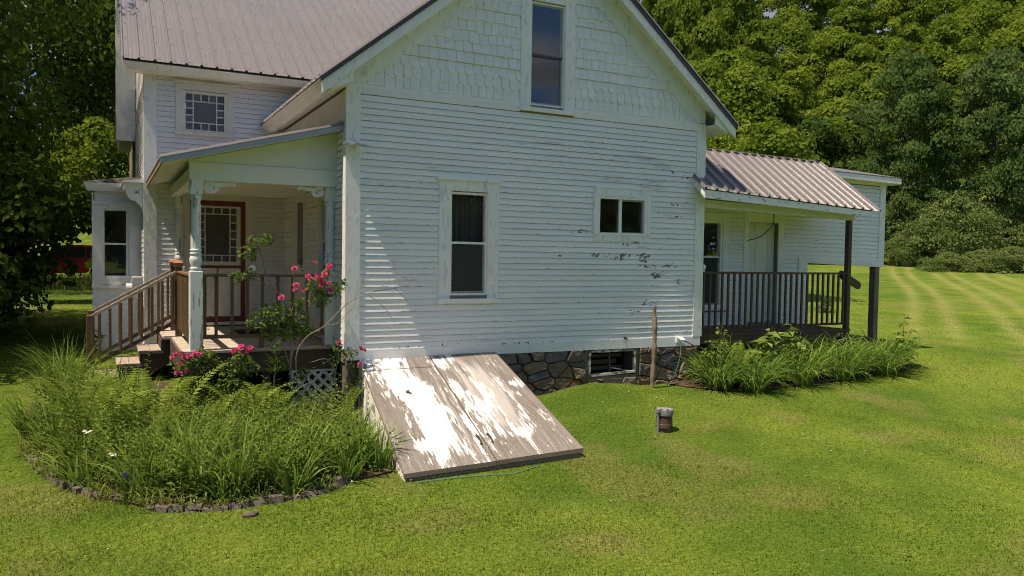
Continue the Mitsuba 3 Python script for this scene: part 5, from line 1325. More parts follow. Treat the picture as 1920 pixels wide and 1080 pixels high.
# --- ferns
def fern(x, y, top, n, label, lo=(.15, .225, .03), hi=(.27, .345, .06)):
    z0 = gz(x, y); H = top - z0
    parts = []
    k0 = thing('fern', label, 'fern', 'ferns of the front bed' if x < 3 else 'ferns by the rear porch')
    for i in range(n):
        az = 6.283 * i / n + V.uniform(-.4, .4)
        L = H * V.uniform(.75, 1.05)
        t = np.linspace(0, 1, 22)
        th = .15 + .22 * V.random() + (.75 + .6 * V.random()) * t ** 1.8
        step = np.stack([np.sin(th) * math.cos(az), np.sin(th) * math.sin(az), np.cos(th)], 1) * L * 1.15 / 21
        p = np.array([x, y, z0]) + np.cumsum(step, 0)
        tan = step / np.linalg.norm(step, axis=1, keepdims=True)
        side = np.cross(tan, [0, 0, 1.0]); side /= np.linalg.norm(side, axis=1, keepdims=True) + 1e-9
        up = np.cross(side, tan)
        c, nn, hd, sz = [], [], [], []
        for j in range(5, 22):
            wl = L * .165 * math.sin(math.pi * min(1, (j - 3.2) / 18.8)) ** .8 + .012
            for s in (-1, 1):
                d = side[j] * s + tan[j] * .35
                d /= np.linalg.norm(d)
                c.append(p[j] + d * wl / 2); nn.append(up[j] + side[j] * s * .15); hd.append(d); sz.append(wl)
        c, nn, hd, sz = np.array(c), np.array(nn), np.array(hd), np.array(sz)
        col = tint(len(c), lo, hi, .08)
        # heading fixed along the pinna
        n_ = nn / np.linalg.norm(nn, axis=1, keepdims=True); a = hd - n_ * (hd * n_).sum(1, keepdims=True); a /= np.linalg.norm(a, axis=1, keepdims=True); b = np.cross(n_, a)
        wd = np.maximum(sz * .26, .014)[:, None]; s_ = sz[:, None]
        v = np.stack([c - a * s_ / 2, c - a * s_ * .1 - b * wd / 2, c - a * s_ * .1 + b * wd / 2, c + a * s_ / 2], 1)
        f = (np.array([(0, 1, 2), (1, 3, 2)])[None] + (np.arange(len(c)) * 4)[:, None, None]).reshape(-1, 3)
        put_leaf('frond', (v.reshape(-1, 3), f, np.repeat(col, 4, 0)), 'soft_leaf', k0)
        parts.append(p)
    put('stalks', sum((lambda m: [m])(MB()), []) [0].tube(parts[0], .004, 4) if n == 1 else _stalks(parts), 'green_stem', k0, kind='stuff')
def _stalks(ps):
    m = MB()
    for p in ps: m.tube(p, .0035, 4, cap=False)
    return m
FERNS = sorted(((-3.0, -.35, .66), (-2.49, -.3, .64), (-2.10, -.2, .64), (-1.74, -.55, .36), (-1.84, -.9, .20), (-1.31, -.3, .46), (-.97, -.4, .38), (-.25, -.75, .06), (-.12, -.45, .26), (-2.30, -.6, .40), (-1.15, -.6, .30)))
for i, (x, y, t) in enumerate(FERNS):
    fern(x, y, t, 5, 'yellow-green fern above the long grass before the porch, ' + nth(i, len(FERNS)))
for i, (x, y, t) in enumerate(((6.15, -.35, .55), (6.46, -.28, .60), (6.85, -.2, .5))):
    fern(x, y, t, 6, 'yellow-green fern between daylilies and rear porch, ' + nth(i, 3))

# --- roses
def rose_flower(parent, c, R, lo=(.55, .03, .14), hi=(.80, .24, .38)):
    n = 17
    rad = np.concatenate([np.full(7, 1.0), np.full(6, .62), np.full(4, .28)])
    a = np.concatenate([np.arange(7) * 6.283 / 7, np.arange(6) * 6.283 / 6 + .4, np.arange(4) * 6.283 / 4 + .2]) + V.normal(0, .15, n)
    ax = np.array([V.normal(0, .35), -.75 + V.normal(0, .25), .75]); ax /= np.linalg.norm(ax)
    u = np.cross(ax, [0.3, 0.1, 1]); u /= np.linalg.norm(u); w = np.cross(ax, u)
    d = np.cos(a)[:, None] * u + np.sin(a)[:, None] * w
    cc = np.asarray(c) + R * .55 * rad[:, None] * d + ax * R * (.5 - .45 * rad[:, None])
    nn = ax * (.5 + .5 * rad[:, None]) - d * (1.1 - .9 * rad[:, None])
    return leaves(cc, R * V.uniform(.8, 1.05, n), nn, tint(n, lo, hi, .15), 1.05, .25, heading=d)
def foliage(blobs, per, size, lo, hi, flat=.6, yspread=.8):
    out = []
    for x, y, z, R in blobs:
        n = int(per * R * R / .04)
        q = V.normal(size=(n, 3)); q /= np.linalg.norm(q, axis=1, keepdims=True); q *= V.uniform(.25, 1, (n, 1)) ** .6
        c = np.array([x, y, z]) + q * [R, R * yspread, R * .85]
        out.append(leaves(c, size * V.uniform(.7, 1.3, n), q * [.7, .7, .4] + [0, -.1, flat] + V.normal(0, .35, (n, 3)), tint(n, lo, hi, .14), .58))
    return out
def rose_bush(label, canes, blobs, flowers, per=170, extra=None, size=.055):
    k = thing('rose_bush', label, 'rose bush')
    m = MB()
    for c, r0 in canes:
        p = curve(c, 6); m.tube(p, np.linspace(r0, r0 * .35, len(p)), 6)
    put('canes', m, 'woody_cane', k, smooth=True)
    if blobs: put_leaf('foliage', foliage(blobs, per, size, (.06, .12, .025), (.20, .27, .06)), 'soft_leaf', k)
    for c, R in flowers: put_leaf('flower', rose_flower(k, c, R), 'petal', k)
    return k
Y = -.15
main = [(-.716, Y, -.3), (-.72, Y, .15), (-.74, Y, .45), (-.73, Y, .79), (-.75, Y, 1.05), (-.84, Y, 1.32), (-1.0, Y, 1.52), (-1.09, Y, 1.84), (-1.16, Y, 2.03)]
fl = [(-0.412, 1.582), (-0.479, 1.548), (-0.346, 1.615), (-0.298, 1.514), (-0.392, 1.481), (-0.716, 1.693), (-0.467, 1.755), (-0.312, 1.689), (-0.528, 1.568), (-0.426, 1.602), (-0.385, 1.535), (-0.702, 1.489), (-0.702, 1.422), (-0.61, 1.422), (-0.277, 1.427), (-0.869, 1.338), (-.29, 1.72), (-.55, 1.60)]
rose_bush('tall rose bush with pink blooms in front of the porch railing', [
    (main, .017), ([(-.73, Y, .6), (-.62, Y, .9), (-.52, Y, 1.2), (-.45, Y, 1.5)], .011), ([(-.75, Y, 1.05), (-.70, Y, 1.3), (-.70, Y, 1.5), (-.71, Y, 1.68)], .008), ([(-.74, Y, .45), (-.86, Y, .8), (-1.0, Y, 1.05)], .009), ([(-.9, Y, 1.4), (-1.15, Y, 1.55), (-1.35, Y, 1.57)], .006),
    ([(-.66, -.17, -.3), (-.66, -.2, .2), (-.70, -.28, .6), (-.59, -.35, .85), (-.36, -.35, .99), (-.16, -.35, 1.19), (-.02, -.35, 1.30), (.25, -.35, 1.40), (.54, -.35, 1.45), (.90, -.35, 1.52)], .010),
    ([(.18, -.35, 1.37), (.39, -.36, 1.21), (.54, -.36, 1.0)], .006), ([(.25, -.35, 1.40), (.43, -.36, 1.52), (.64, -.37, 1.59), (.79, -.38, 1.67)], .006), ([(.54, -.35, 1.45), (.68, -.36, 1.31), (.79, -.36, 1.21)], .005), ([(.0, -.35, 1.3), (.1, -.33, 1.5), (.18, -.34, 1.75)], .006),
    ([(.43, -.36, 1.52), (.52, -.36, 1.68), (.50, -.36, 1.82)], .004), ([(.64, -.37, 1.59), (.75, -.37, 1.55), (.9, -.38, 1.62)], .004), ([(.54, -.35, 1.45), (.66, -.35, 1.55), (.76, -.35, 1.50)], .004), ([(-.36, -.35, .99), (-.2, -.36, 1.02), (-.05, -.36, 1.18), (.02, -.36, 1.2)], .006), ([(.1, -.33, 1.5), (.25, -.33, 1.62), (.35, -.33, 1.8)], .004)],
    [(-1.16, Y, 2.0, .13), (-1.25, Y, 1.87, .12), (-1.03, Y, 2.04, .10), (-1.37, Y, 1.58, .10), (-1.22, Y, 1.61, .09), (-.9, Y, 1.12, .22), (-1.09, Y, 1.06, .18), (-.64, Y, 1.05, .16), (-.38, Y, 1.31, .15), (-.24, Y, 1.41, .14), (-.54, Y, .91, .13), (-.77, Y, .89, .14), (-1.0, Y, .89, .11), (-.11, Y, 1.48, .09), (-.64, Y, 1.25, .11), (-.42, Y, 1.48, .15), (-.85, Y, .5, .12), (-.6, Y, .35, .12), (-.3, Y, 1.6, .09)],
    [((x, Y - .08 - .05 * V.random(), z), .036 + .018 * V.random()) for x, z in fl], per=190)
fl = [(-2.079, .1, .618), (-2.043, .1, .668), (-1.973, .1, .665), (-1.89, .1, .629), (-1.943, .1, .606), (-1.991, .1, .544), (-2.026, .1, .437), (-1.991, .1, .435), (-1.926, .1, .463), (-1.824, .1, .658), (-1.776, .1, .643)]
rose_bush('low rose bush with a pink bloom cluster at the foot of the white porch post', [([(-1.85, .2, -.3), (-1.88, .18, .1), (-1.92, .14, .45), (-1.98, .12, .62)], .010), ([(-1.85, .2, -.3), (-1.80, .2, .2), (-1.78, .15, .6)], .009), ([(-1.88, .18, .0), (-1.98, .14, .25), (-2.02, .12, .44)], .007)],
          [(-1.80, .15, .55, .16), (-1.70, .18, .62, .13), (-1.92, .15, .5, .14), (-1.62, .2, .48, .14), (-1.88, .15, .3, .14), (-1.70, .18, .28, .15)], [((x, y - .06, z), .034 + .014 * V.random()) for x, y, z in fl])
fl = [(-1.373, .0, .696), (-1.311, .0, .727), (-1.242, .0, .684), (-1.404, .0, .678), (-1.204, .0, .709), (-1.29, .0, .67)]
rose_bush('middle rose bush with a small bloom cluster below the railing', [([(-1.32, .1, -.3), (-1.33, .08, .2), (-1.31, .04, .65)], .010), ([(-1.32, .1, .0), (-1.4, .08, .4), (-1.39, .04, .64)], .007)],
          [(-1.30, .05, .55, .15), (-1.42, .08, .45, .15), (-1.2, .06, .45, .14), (-1.35, .08, .25, .17), (-1.5, .1, .25, .15)], [((x, y - .07, z), .036 + .014 * V.random()) for x, y, z in fl])
fl = [(.106, -.25, .678), (.155, -.25, .655), (.101, -.25, .479), (-.177, -.25, .763)]
rose_bush('sparse rose bush with red blooms at the left corner of the gable wall', [([(-.10, -.15, -.3), (-.08, -.2, .1), (-.02, -.24, .45), (.10, -.25, .66)], .009), ([(-.10, -.15, -.2), (-.2, -.2, .3), (-.30, -.24, .55), (-.55, -.26, .52)], .008), ([(-.2, -.2, .3), (-.16, -.23, .6), (-.18, -.25, .75)], .006)],
          [(-.10, -.22, .60, .13), (-.2, -.22, .72, .11), (.05, -.24, .42, .12), (-.25, -.22, .52, .10), (.04, -.24, .62, .08), (.08, -.24, .22, .12), (-.02, -.22, .1, .13)], [((x, y - .05, z), .032 + .01 * V.random()) for x, y, z in fl], per=95)
# lily stalk with whorled leaves before the porch skirt
k = thing('lily_stalk', 'single leafy lily stalk standing left of the rose stem', 'lily')
st = curve([(-.98, -.3, -.3), (-.97, -.3, .2), (-.95, -.3, .55), (-.95, -.31, .80)], 8)
put('stem', MB().tube(st, .007, 6), 'green_stem', k)
n = 44; j = V.integers(6, len(st), n)
put_leaf('leaves', blades(st[j], V.uniform(.14, .24, n), .02, V.uniform(0, 6.28, n), V.uniform(.5, 1.2, n), V.uniform(.3, 1.1, n), 5, tint(n, (.05, .10, .02), (.10, .16, .035))), 'strap_leaf', k)
# blue delphinium at the bed's edge
k = thing('delphinium', 'violet-blue flower spikes at the edge of the front bed', 'flower')
for x, y, h in ((-2.55, -1.62, .16), (-2.50, -1.66, .09), (-2.60, -1.58, .20)):
    z0 = gz(x, y)
    put('stem', MB().tube([(x, y, z0), (x, y - .01, z0 + h)], .004, 5), 'green_stem', k)
    n = 26
    c = np.c_[x + V.normal(0, .02, n), y + V.normal(0, .02, n), z0 + h + V.uniform(-.055, .055, n)]
    put_leaf('flower', leaves(c, .03, V.normal(0, .6, (n, 3)) + [0, -.6, .5], tint(n, (.03, .025, .20), (.09, .07, .42)), .9), 'petal', k)
for i, (x, y, z, lb) in enumerate(((-2.95, -1.0, .02, 'white fallen blossom caught in the grass at the left of the bed'), (-2.72, -1.25, -.18, 'smaller white blossom low near the bed edging'))):
    solo('white_blossom', leaves(np.array([(x, y, z), (x + .03, y - .01, z + .01), (x - .02, y + .02, z + .015)]), .05, np.array([(.2, -.5, .8), (-.3, -.4, .8), (.1, -.6, .6)]), tint(3, (.6, .6, .52), (.75, .73, .66)))[:2], 'white_petal', lb, 'flower')
surf('white_petal', rgb=(.70, .68, .60), rough=.7)

# --- shrubs and broad-leaved plants by the rear porch
def leafy_plant(label, cat, x, y, stems, n, size, lo, hi, ratio=.5, spread=.16, name='leafy_plant'):
    k = thing(name, label, cat)
    z0 = gz(x, y); m = MB(); cs, ns = [], []
    for dx, dy, h in stems:
        p = curve([(x, y, z0 - .03), (x + dx * .4, y + dy * .4, z0 + h * .5), (x + dx, y + dy, z0 + h)], 8)
        m.tube(p, np.linspace(.008, .004, len(p)), 5)
        t = V.uniform(.2, 1, n); q = np.array([p[int(a * (len(p) - 1))] for a in t])
        d = V.normal(size=(n, 3)) * [1, 1, .25]; d /= np.linalg.norm(d, axis=1, keepdims=True)
        cs.append(q + d * spread * (1.1 - .6 * t[:, None])); ns.append(d * .45 + [0, 0, .9])
    put('stems', m, 'green_stem', k)
    c, nn = np.vstack(cs), np.vstack(ns)
    put_leaf('leaves', leaves(c, size * V.uniform(.7, 1.25, len(c)), nn, tint(len(c), lo, hi, .12), ratio, .14), 'soft_leaf', k)
leafy_plant('bushy plant climbing at the corner of the gable wall and rear porch', 'bush', 5.98, -.30, [(-.15, -.05, .75), (.1, -.05, .95), (-.25, .0, .55), (.22, .02, .85), (.0, -.1, .65), (.3, -.1, .6)], 46, .10, (.08, .15, .025), (.24, .31, .07), .5, .15)
leafy_plant('broad pale-leaved plant in front of the rear porch, left of its middle', 'plant', 6.95, -.42, [(-.1, 0, .7), (.15, -.05, .85), (.3, .0, .75), (-.25, .0, .65), (.05, -.1, .9)], 14, .24, (.15, .23, .04), (.30, .37, .09), .5, .18)
leafy_plant('second broad pale-leaved plant in front of the rear porch railing', 'plant', 7.45, -.4, [(.1, 0, .9), (.3, -.05, .78), (-.1, -.05, .8), (.45, .0, .65)], 14, .24, (.15, .23, .04), (.31, .38, .09), .5, .18)
leafy_plant('small-leaved plant spilling over the right end of the rear porch', 'plant', 9.0, -.25, [(-.3, 0, .55), (0, 0, .65), (.25, -.05, .6), (.5, 0, .55), (-.5, -.05, .5)], 70, .06, (.09, .16, .04), (.21, .28, .08), .4, .16)
leafy_plant('tall leafy plant with pale flowers at the right end of the side bed', 'plant', 10.25, -.55, [(0, 0, .95), (.15, -.05, .7), (-.15, 0, .6), (.3, .05, .5), (-.25, -.1, .45), (.1, -.2, .55)], 17, .17, (.13, .21, .03), (.28, .35, .08), .5, .16)
# ------------------------------------------------------------------ trees
surf('tree_bark', lambda p, n, uv: mix((0.035, 0.028, 0.022), (0.10, 0.085, 0.07), fbm(p.x * 9, p.y * 9, p.z * 2.2)), rough=0.95)
T4 = mi.ScalarTransform4f
T_rng = np.random.default_rng(2024)

def crown_mesh(seed, n_clump, per, leaf, lo, hi, shape, clump=(.20, .34), droop=0.0, jag=.25, zr=.34):
    """crown in a unit frame: x, y within about 1, z 0..1 of the crown height; shape(z) is the outline radius"""
    g = np.random.default_rng(seed)
    C = []
    while len(C) < n_clump:
        z = g.random(); R = shape(z)
        a, rr = g.uniform(0, 6.283), g.random() ** .42
        if g.random() > .25 + .75 * rr: continue
        C.append((R * rr * math.cos(a) * (1 + g.normal(0, jag * .3)), R * rr * math.sin(a) * (1 + g.normal(0, jag * .3)), z))
    C = np.array(C)
    out = []
    for c in C:
        r = g.uniform(*clump) * (.65 + .5 * shape(c[2]))
        n = int(per * (r / .27) ** 2)
        q = g.normal(size=(n, 3)); q /= np.linalg.norm(q, axis=1, keepdims=True)
        q[:, 2] = np.where(q[:, 2] < -.45, -q[:, 2] * .6, q[:, 2])
        rad = g.uniform(.6, 1.08, (n, 1)) ** .6
        p = c + q * rad * [r, r, r * zr]
        p[:, 2] -= droop * np.hypot(q[:, 0], q[:, 1]) * r * .4
        nn = q * [.7, .7, .55] + [0, 0, .55] + g.normal(0, .38, (n, 3))
        t = np.clip(g.normal(.5, .22) + g.normal(0, .18, n), 0, 1)[:, None]
        col = np.clip((np.array(lo) * (1 - t) + np.array(hi) * t) * (1 + g.normal(0, .12, (n, 1))), .002, 1)
        out.append((p, nn, col))
    P, N, K = (np.vstack([o[i] for o in out]) for i in range(3))
    return P, N, K, C
def leaf_quads(P, N, K, size, g, ratio=.7):
    """two-triangle leaves"""
    n = N / np.linalg.norm(N, axis=1, keepdims=True)
    a = g.normal(size=P.shape); a -= n * (a * n).sum(1, keepdims=True); a /= np.linalg.norm(a, axis=1, keepdims=True)
    b = np.cross(n, a); s = size * g.uniform(.65, 1.25, (len(P), 1))
    v = np.stack([P - a * s * .5, P + b * s * ratio * .5 + n * s * .12, P + a * s * .5, P - b * s * ratio * .5 + n * s * .12], 1)
    f = (np.array([(0, 1, 2), (0, 2, 3)])[None] + (np.arange(len(P)) * 4)[:, None, None]).reshape(-1, 3)
    return v.reshape(-1, 3), f, np.repeat(K, 4, 0)

ROUND = lambda z: max(.05, math.sqrt(max(0, 1 - (2 * z - .92) ** 2 * 1.05)) * (1.0 - .12 * z))
EGG = lambda z: max(.05, (math.sin(math.pi * min(1, z * .92 + .08)) ** .62) * (1.02 - .45 * z))
FULL = lambda z: max(.05, (1 - max(0, z - .35) ** 2 * 2.1) ** .5 * min(1, .72 + 1.2 * z)) if z < 1 else .05
CONE = lambda z: max(.05, (1.03 - z) ** .7 * min(1, .55 + 2.2 * z))
LIGHT, MAPLE = ((.100, .165, .016), (.245, .310, .040)), ((.080, .140, .016), (.200, .265, .036))
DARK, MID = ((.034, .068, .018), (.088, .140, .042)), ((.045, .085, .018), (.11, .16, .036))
PROTO = {}
def proto(name, seed, R, H, leaf, nc, per, tone, shape, **kw):
    P, N, K, C = crown_mesh(seed, nc, per, leaf, *tone, shape, zr=.82 * R / H, **kw)
    P = P * [R, R, H]; N = N / [R, R, H]; N = N / np.linalg.norm(N, axis=1, keepdims=True)
    v, f, c = leaf_quads(P, N, K, leaf, np.random.default_rng(seed + 1))
    # trunk and limbs reaching into the clumps
    m = MB()
    m.tube([(0, 0, -H * .35), (.1, 0, H * .1), (-.08, .05, H * .3), (.02, 0, H * .55)], np.array([.036, .028, .016, .004]) * H * .5, 8)
    g = np.random.default_rng(seed + 2)
    for i in g.choice(len(C), min(14, len(C)), replace=False):
        c0 = C[i] * [R, R, H]; z0 = H * max(.0, C[i][2] * .75 - .12)
        m.tube(curve([(0, 0, z0), c0 * [.4, .4, 0] + [0, 0, z0 + (c0[2] - z0) * .35], c0 * [.92, .92, 1]], 4), np.linspace(.008, .002, 9) * H * .5, 5)
    PROTO[name] = (mikit.ply((v, f), 'tree_leaf', color=c), mikit.ply(m.mesh(), 'tree_bark', smooth=True), H)
proto('maple_a', 1, 4.6, 13, .32, 74, 330, LIGHT, ROUND, clump=(.20, .36))
proto('maple_b', 2, 4.2, 14, .32, 74, 330, MAPLE, EGG, clump=(.20, .36))
proto('maple_c', 3, 5.0, 12, .32, 80, 330, ((.090, .155, .016), (.220, .285, .038)), ROUND, clump=(.19, .34))
proto('dark_a', 4, 3.8, 15.5, .27, 230, 210, ((.050, .098, .024), (.150, .220, .060)), FULL, clump=(.16, .27))
proto('dark_b', 5, 4.2, 15.5, .27, 230, 210, ((.058, .110, .028), (.165, .235, .070)), FULL, clump=(.16, .27))
proto('mid_a', 6, 4.4, 12, .38, 110, 120, MID, ROUND)
proto('shrub', 7, 3.6, 5.0, .22, 110, 150, ((.085, .14, .035), (.22, .27, .085)), ROUND, clump=(.18, .30))
proto('sapling', 8, 1.6, 3.6, .15, 44, 95, ((.09, .15, .015), (.20, .26, .035)), EGG, clump=(.22, .38))
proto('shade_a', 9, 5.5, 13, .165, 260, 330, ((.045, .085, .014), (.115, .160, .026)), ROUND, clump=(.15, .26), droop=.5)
def tree(kind, x, y, z_crown, label, sx=1.0, sz=1.0, rot=None, name='tree', cat='tree', group=None, trunk=True):
    lf, bk, H = PROTO[kind]
    rot = T_rng.uniform(0, 360) if rot is None else rot
    k = thing(name, label, cat, group)
    m = T4().translate([float(x), float(y), float(z_crown)]).rotate([0, 0, 1], float(rot)).scale([sx, sx, sz])
    scene[k + '__crown'] = {**lf, 'to_world': m}
    if trunk: scene[k + '__trunk'] = {**bk, 'to_world': m}
    return k
def along(px, d):
    """ground point seen in the direction of photograph column px at distance d (layout of the wood)"""
    a = math.atan2(CR[2][1], CR[2][0]) - math.atan((px - 960) / 1471.1)
    return EYE[0] + d / math.cos(math.atan((px - 960) / 1471.1)) * math.cos(a), EYE[1] + d / math.cos(math.atan((px - 960) / 1471.1)) * math.sin(a)
# the edge of the wood beyond the field: (column, distance, kind, crown foot above ground, width, height scale)
WOOD = [('dark_a', 1688, 62, .8, .80, .98, 'tall dark green tree at the field edge, just right of the ell'),
        ('dark_b', 1858, 61, .6, .82, 1.0, 'tall dark green tree at the field edge near the right border'),
        ('dark_a', 2010, 66, .6, .95, 1.05, 'dark green tree cut by the right border of the picture'),
        ('dark_b', 1598, 70, .6, .68, .80, 'dark tree directly behind the end of the ell'),
        ('mid_a', 1520, 66, 1.0, .9, .9, 'mid-green tree rising behind the rear porch roof'),
        ('shrub', 1790, 56, -.2, .8, 1.0, 'grey-green rounded bush at the foot of the tall dark trees'),
        ('shrub', 1705, 58, -.3, .5, .6, 'smaller grey-green bush left of the rounded bush'),
        ('shrub', 1890, 58, -.3, .8, .6, 'low bush behind the hedge at the right')]
for kind, px, d, zf, sx, sz, lb in WOOD:
    x, y = along(px, d); tree(kind, x, y, gz(x, y) + zf, lb, sx, sz, group='trees at the edge of the wood' if kind != 'shrub' else None, name='tree' if kind != 'shrub' else 'bush', cat='tree' if kind != 'shrub' else 'bush')
rows = [(76, 3.5, [(1215, 'maple_b'), (1345, 'maple_c'), (1478, 'maple_a'), (1620, 'maple_c'), (1765, 'maple_b'), (1905, 'maple_a')]),
        (92, 5.0, [(1150, 'maple_a'), (1278, 'maple_c'), (1402, 'maple_b'), (1545, 'maple_a'), (1690, 'maple_b'), (1832, 'maple_c'), (1960, 'maple_a')]),
        (110, 7.0, [(1210, 'maple_c'), (1330, 'maple_a'), (1455, 'maple_c'), (1580, 'maple_b'), (1700, 'maple_a'), (1815, 'maple_b'), (1925, 'maple_c'), (2020, 'maple_a')]),
        (130, 9.0, [(1160, 'maple_b'), (1265, 'maple_c'), (1370, 'maple_b'), (1475, 'maple_a'), (1580, 'maple_c'), (1685, 'maple_b'), (1790, 'maple_a'), (1895, 'maple_c'), (1990, 'maple_b')])]
names = ['front row', 'second row', 'third row', 'topmost row']
for (d, zf, items), rn, lift in zip(rows, names, (0, 1.5, 3.0, 5.5)):
    for j, (px, kind) in enumerate(items):
        dd = d + T_rng.uniform(-4, 4); x, y = along(px + T_rng.uniform(-14, 14), dd)
        tree(kind, x, y, gz(x, y) + zf + lift + T_rng.uniform(-1.2, 1.2), {'maple_a': 'round-headed yellow-green maple on the wooded hillside, ', 'maple_b': 'tall olive-green maple on the wooded hillside, ', 'maple_c': 'broad green maple on the wooded hillside, '}[kind] + nth(j, len(items)) + ' in the ' + rn, T_rng.uniform(1.05, 1.3), T_rng.uniform(1.0, 1.25), name='maple_tree', group='maples of the hillside ' + rn + ' ' + kind[-1])
for px, d, sz, lb in ((1290, 88, 1.75, 'tallest hillside maple just right of the gable roof'), (1365, 95, 1.7, 'very tall hillside maple, second beside the gable roof'), (1225, 80, 1.6, 'tall hillside maple showing at the top of the right gable slope')):
    x, y = along(px, d); tree('maple_b', x, y, gz(x, y) + 5, lb, 1.15, sz, name='maple_tree')
# brighter young trees just behind the rear porch roof
for px, d, sx, sz, lb in ((1435, 30, 1.5, 1.25, 'bright young tree showing above the rear porch roof'), (1345, 27, 1.0, 1.0, 'small pale sapling between the gable eave and the porch roof')):
    x, y = along(px, d); tree('sapling', x, y, gz(x, y) + 2.2, lb, sx, sz, name='young_tree')
# hedge along the right end of the field
for i, (px, d, s, lb) in enumerate(((1775, 52, .48, 'left end of the low hedge at the far edge of the field'), (1835, 52, .52, 'low hedge bush second from the left at the far field edge'), (1895, 51, .58, 'third low hedge bush at the far field edge'), (1960, 50, .62, 'hedge bush at the right border of the picture'))):
    x, y = along(px, d); tree('shrub', x, y, gz(x, y) - .55, lb, s, s * .72, name='hedge_bush', cat='hedge', trunk=False)
x, y = along(1548, 25.2)
leafy_plant('small lone shrub out on the lawn, seen through the rear porch railing', 'shrub', x, y, [(0, 0, .55), (.2, .1, .5), (-.2, .05, .5), (.1, -.15, .45), (.35, .0, .4), (-.35, -.05, .4)], 40, .10, (.04, .08, .02), (.12, .17, .05), .5, .22, name='lawn_shrub')

# --- dark trees at the left
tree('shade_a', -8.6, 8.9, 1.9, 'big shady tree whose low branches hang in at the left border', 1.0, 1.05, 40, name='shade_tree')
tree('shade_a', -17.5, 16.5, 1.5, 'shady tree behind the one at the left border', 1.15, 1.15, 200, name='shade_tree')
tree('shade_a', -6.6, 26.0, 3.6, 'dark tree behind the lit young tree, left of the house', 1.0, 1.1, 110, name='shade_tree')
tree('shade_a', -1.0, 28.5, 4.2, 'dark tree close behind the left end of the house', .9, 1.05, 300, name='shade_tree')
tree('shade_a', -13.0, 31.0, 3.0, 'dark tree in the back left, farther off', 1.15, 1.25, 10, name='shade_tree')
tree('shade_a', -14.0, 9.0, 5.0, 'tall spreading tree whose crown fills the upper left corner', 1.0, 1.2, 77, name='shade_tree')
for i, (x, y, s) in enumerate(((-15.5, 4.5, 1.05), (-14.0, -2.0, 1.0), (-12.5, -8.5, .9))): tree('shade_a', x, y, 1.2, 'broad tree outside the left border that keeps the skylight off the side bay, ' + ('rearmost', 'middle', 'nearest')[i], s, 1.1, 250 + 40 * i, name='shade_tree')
tree('sapling', -3.0, 16.6, 2.3, 'sunlit bright green young maple left of the side bay', 1.1, .95, 0, name='young_tree')
tree('sapling', -4.7, 17.6, 2.0, 'sunlit low maple branches by the left tree', .95, .8, 120, name='young_tree')
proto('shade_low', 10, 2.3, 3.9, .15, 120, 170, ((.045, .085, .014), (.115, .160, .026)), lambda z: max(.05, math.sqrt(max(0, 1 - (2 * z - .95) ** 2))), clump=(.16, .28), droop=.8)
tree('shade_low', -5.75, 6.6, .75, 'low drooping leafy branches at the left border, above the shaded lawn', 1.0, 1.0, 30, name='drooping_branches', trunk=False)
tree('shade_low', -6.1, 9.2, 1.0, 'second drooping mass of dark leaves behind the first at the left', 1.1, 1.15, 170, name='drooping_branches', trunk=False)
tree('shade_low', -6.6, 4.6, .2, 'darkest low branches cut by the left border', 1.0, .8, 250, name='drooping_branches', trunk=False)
# trees across the way, behind the photographer: the dark panes mirror them
for i in range(13):
    x, y = 14 + i * 7.5 + T_rng.uniform(-3, 3), -62 + T_rng.uniform(-5, 5) 
    tree('mid_a', x, y, gz(x, y) + .5, 'roadside tree behind the camera, mirrored in the panes, ' + nth(12 - i, 13), 1.3, 1.0, group='trees behind the camera', name='roadside_tree')

for i in range(6):
    x, y = -44 + i * 9.0, -60 + T_rng.uniform(-5, 5)
    tree('mid_a', x, y, gz(x, y) + .5, 'roadside tree straight behind the camera, mirrored in the bay window, ' + nth(5 - i, 6), 1.3, 1.0, group='trees behind the camera', name='roadside_tree')

# --- red car and blue house far at the left
surf('car_red', rgb=(.30, .012, .018), rough=.25, clearcoat=.8)
surf('tyre', rgb=(.02, .02, .02), rough=.8)
surf('car_glass', rgb=(.02, .024, .028), rough=.08)
surf('rim_metal', rgb=(.45, .45, .46), rough=.3, metallic=.8)
CX, CY = -4.15, 36.5; CZ = gz(CX, CY)
CAR = thing('parked_car', 'red sport utility car parked beside the blue house, half hidden by leaves', 'car')
cw = lambda a, b, t: (CX - 2.6 + a, CY - .9 + 1.8 * t, CZ + b)
prof = curve([(0.0, .45), (.02, .80), (.15, .95), (.9, 1.03), (1.25, 1.08)], 4).tolist() + curve([(1.25, 1.08), (1.75, 1.62), (2.1, 1.72), (3.3, 1.74), (4.1, 1.68), (4.35, 1.3), (4.5, 1.05), (4.55, .6), (4.5, .42)], 4).tolist()
body = Polygon(prof + [(4.1, .38), (3.95, .38)] + [(3.55 + .40 * math.cos(t), .38 + .40 * math.sin(t)) for t in np.linspace(0, math.pi, 10)] + [(3.0, .30), (1.5, .30)] + [(1.0 + .40 * math.cos(t), .38 + .40 * math.sin(t)) for t in np.linspace(0, math.pi, 10)] + [(.5, .38)]).buffer(0)
put('body', MB().prism(body, cw), 'car_red', CAR)
for nm, ring in (('windscreen', [(1.34, 1.10), (1.80, 1.60), (2.05, 1.62), (2.05, 1.10)]), ('side_window', [(2.12, 1.10), (2.12, 1.63), (3.0, 1.65), (3.0, 1.10)]), ('side_window', [(3.08, 1.10), (3.08, 1.65), (3.9, 1.60), (4.15, 1.10)])):
    put(nm, MB().prism(Polygon(ring), lambda a, b, t: (CX - 2.6 + a, CY - .915 + 1.83 * t, CZ + b)), 'car_glass', CAR)
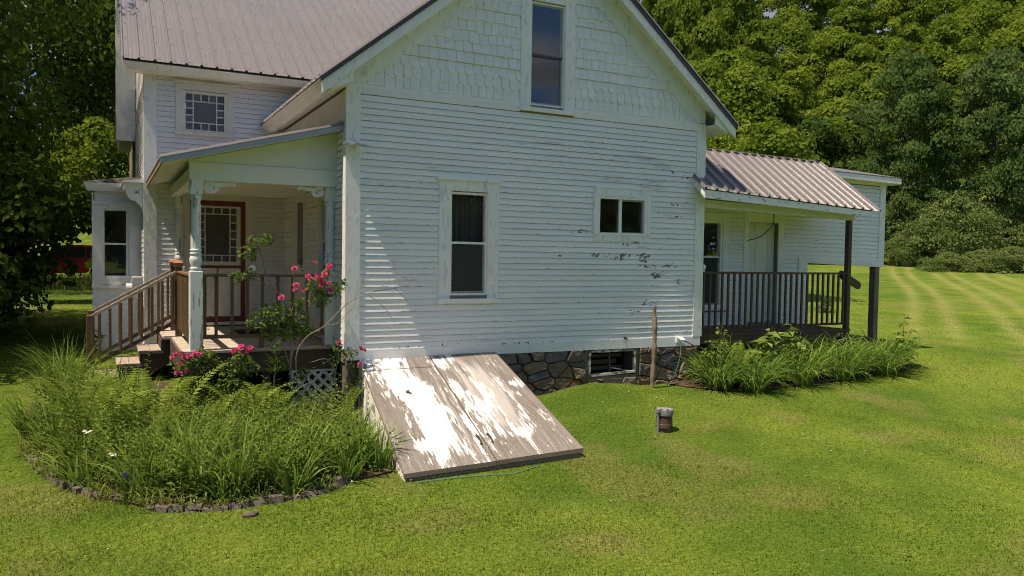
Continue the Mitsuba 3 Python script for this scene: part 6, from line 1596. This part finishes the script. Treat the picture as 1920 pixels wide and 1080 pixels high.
for a in (1.0, 3.55):
    for yy in (-.92, .72):
        c = trimesh.creation.cylinder(.355, .2, sections=28); c.apply_transform(trimesh.transformations.rotation_matrix(math.pi / 2, [1, 0, 0])); c.apply_translation([CX - 2.6 + a, CY + yy + .1, CZ + .36])
        w_ = put('wheel', (c.vertices, c.faces), 'tyre', CAR, smooth=40)
        m = MB()
        for q in range(5):
            t = q * 6.283 / 5; m.bar((CX - 2.6 + a, CY + yy - .01, CZ + .36), (CX - 2.6 + a + .22 * math.cos(t), CY + yy - .01, CZ + .36 + .22 * math.sin(t)), .06, .03, up=(0, 1, 0))
        put('rim', m, 'rim_metal', w_)
put('headlight', MB().cham(CX - 2.60, CX - 2.35, CY - .88, CY - .5, CZ + .74, CZ + .88, .03), 'rim_metal', CAR)
BHs = thing('blue_house', 'pale blue clapboard house with an orange-brown roof behind the red car', 'house')
hx, hy = -3.3, 39.0; hz = gz(hx, hy)
surf('blue_siding', lambda p, n, uv: mix((0.20, 0.27, 0.33), (0.25, 0.33, 0.39), noise(p.x, p.y, p.z * 3)), rough=.7)
surf('rust_roof', lambda p, n, uv: mix((0.30, 0.10, 0.05), (0.42, 0.17, 0.09), fbm(p.x * 2, p.y * 2, p.z * 9)), rough=.8)
put('wall', MB().box(hx, hx + 9, hy, hy + 8, hz, hz + 3.4), 'blue_siding', BHs)
for q in range(14): put('clapboard', MB().hexa([(hx + .16, hy - .025, hz + .5 + q * .2), (hx + 9, hy - .025, hz + .5 + q * .2), (hx + 9, hy, hz + .5 + q * .2), (hx + .16, hy, hz + .5 + q * .2), (hx + .16, hy - .004, hz + .7 + q * .2), (hx + 9, hy - .004, hz + .7 + q * .2), (hx + 9, hy, hz + .7 + q * .2), (hx + .16, hy, hz + .7 + q * .2)]), 'blue_siding', BHs)
put('corner_board', MB().box(hx - .03, hx + .16, hy - .03, hy + .2, hz, hz + 3.4), 'fixture_white', BHs)
put('window', MB().box(hx - .02, hx + .0, hy + .8, hy + 1.8, hz + 1.0, hz + 2.4), 'fixture_white', BHs)
put('base', MB().box(hx - .05, hx + 9.05, hy - .05, hy + 8, hz - .3, hz + .45), 'cap_iron', BHs)
put('roof', MB().prism(Polygon([(-.6, 3.3), (4.5, 6.0), (9.6, 3.3), (9.6, 3.45), (4.5, 6.2), (-.6, 3.45)]), lambda a, b, t: (hx + a, hy - .4 + 8.8 * t, hz + b)), 'rust_roof', BHs)
# rank grass between the lawn and the car
P = np.c_[V.uniform(-6.5, -1.0, 2600), V.uniform(24, 31, 2600)]
put_leaf('rank_grass', blades(np.c_[P, ground_z(P[:, 0], P[:, 1])], V.uniform(.25, .75, 2600), .03, V.uniform(0, 6.28, 2600), V.uniform(0, .3, 2600), V.uniform(.2, 1.2, 2600), 3, tint(2600, (.08, .115, .02), (.20, .22, .06), .15)), 'grass_leaf', kind='stuff', label='rank grass and weeds beyond the left lawn')
labels['rank_grass']['category'] = 'grass'
x, y = -2.9, 33.0
tree('sapling', x, y, gz(x, y) - .1, 'pale bush in front of the blue house corner', .55, .5, 60, name='pale_bush', cat='bush', trunk=False)
x, y = -2.75, 5.1
leafy_plant('dark leafy weed at the foot of the side bay', 'weed', -3.05, 5.2, [(0, 0, .45), (.1, .1, .4), (-.1, 0, .38), (.2, -.1, .35)], 30, .11, (.02, .04, .012), (.05, .085, .025), .45, .14, name='dark_weed')
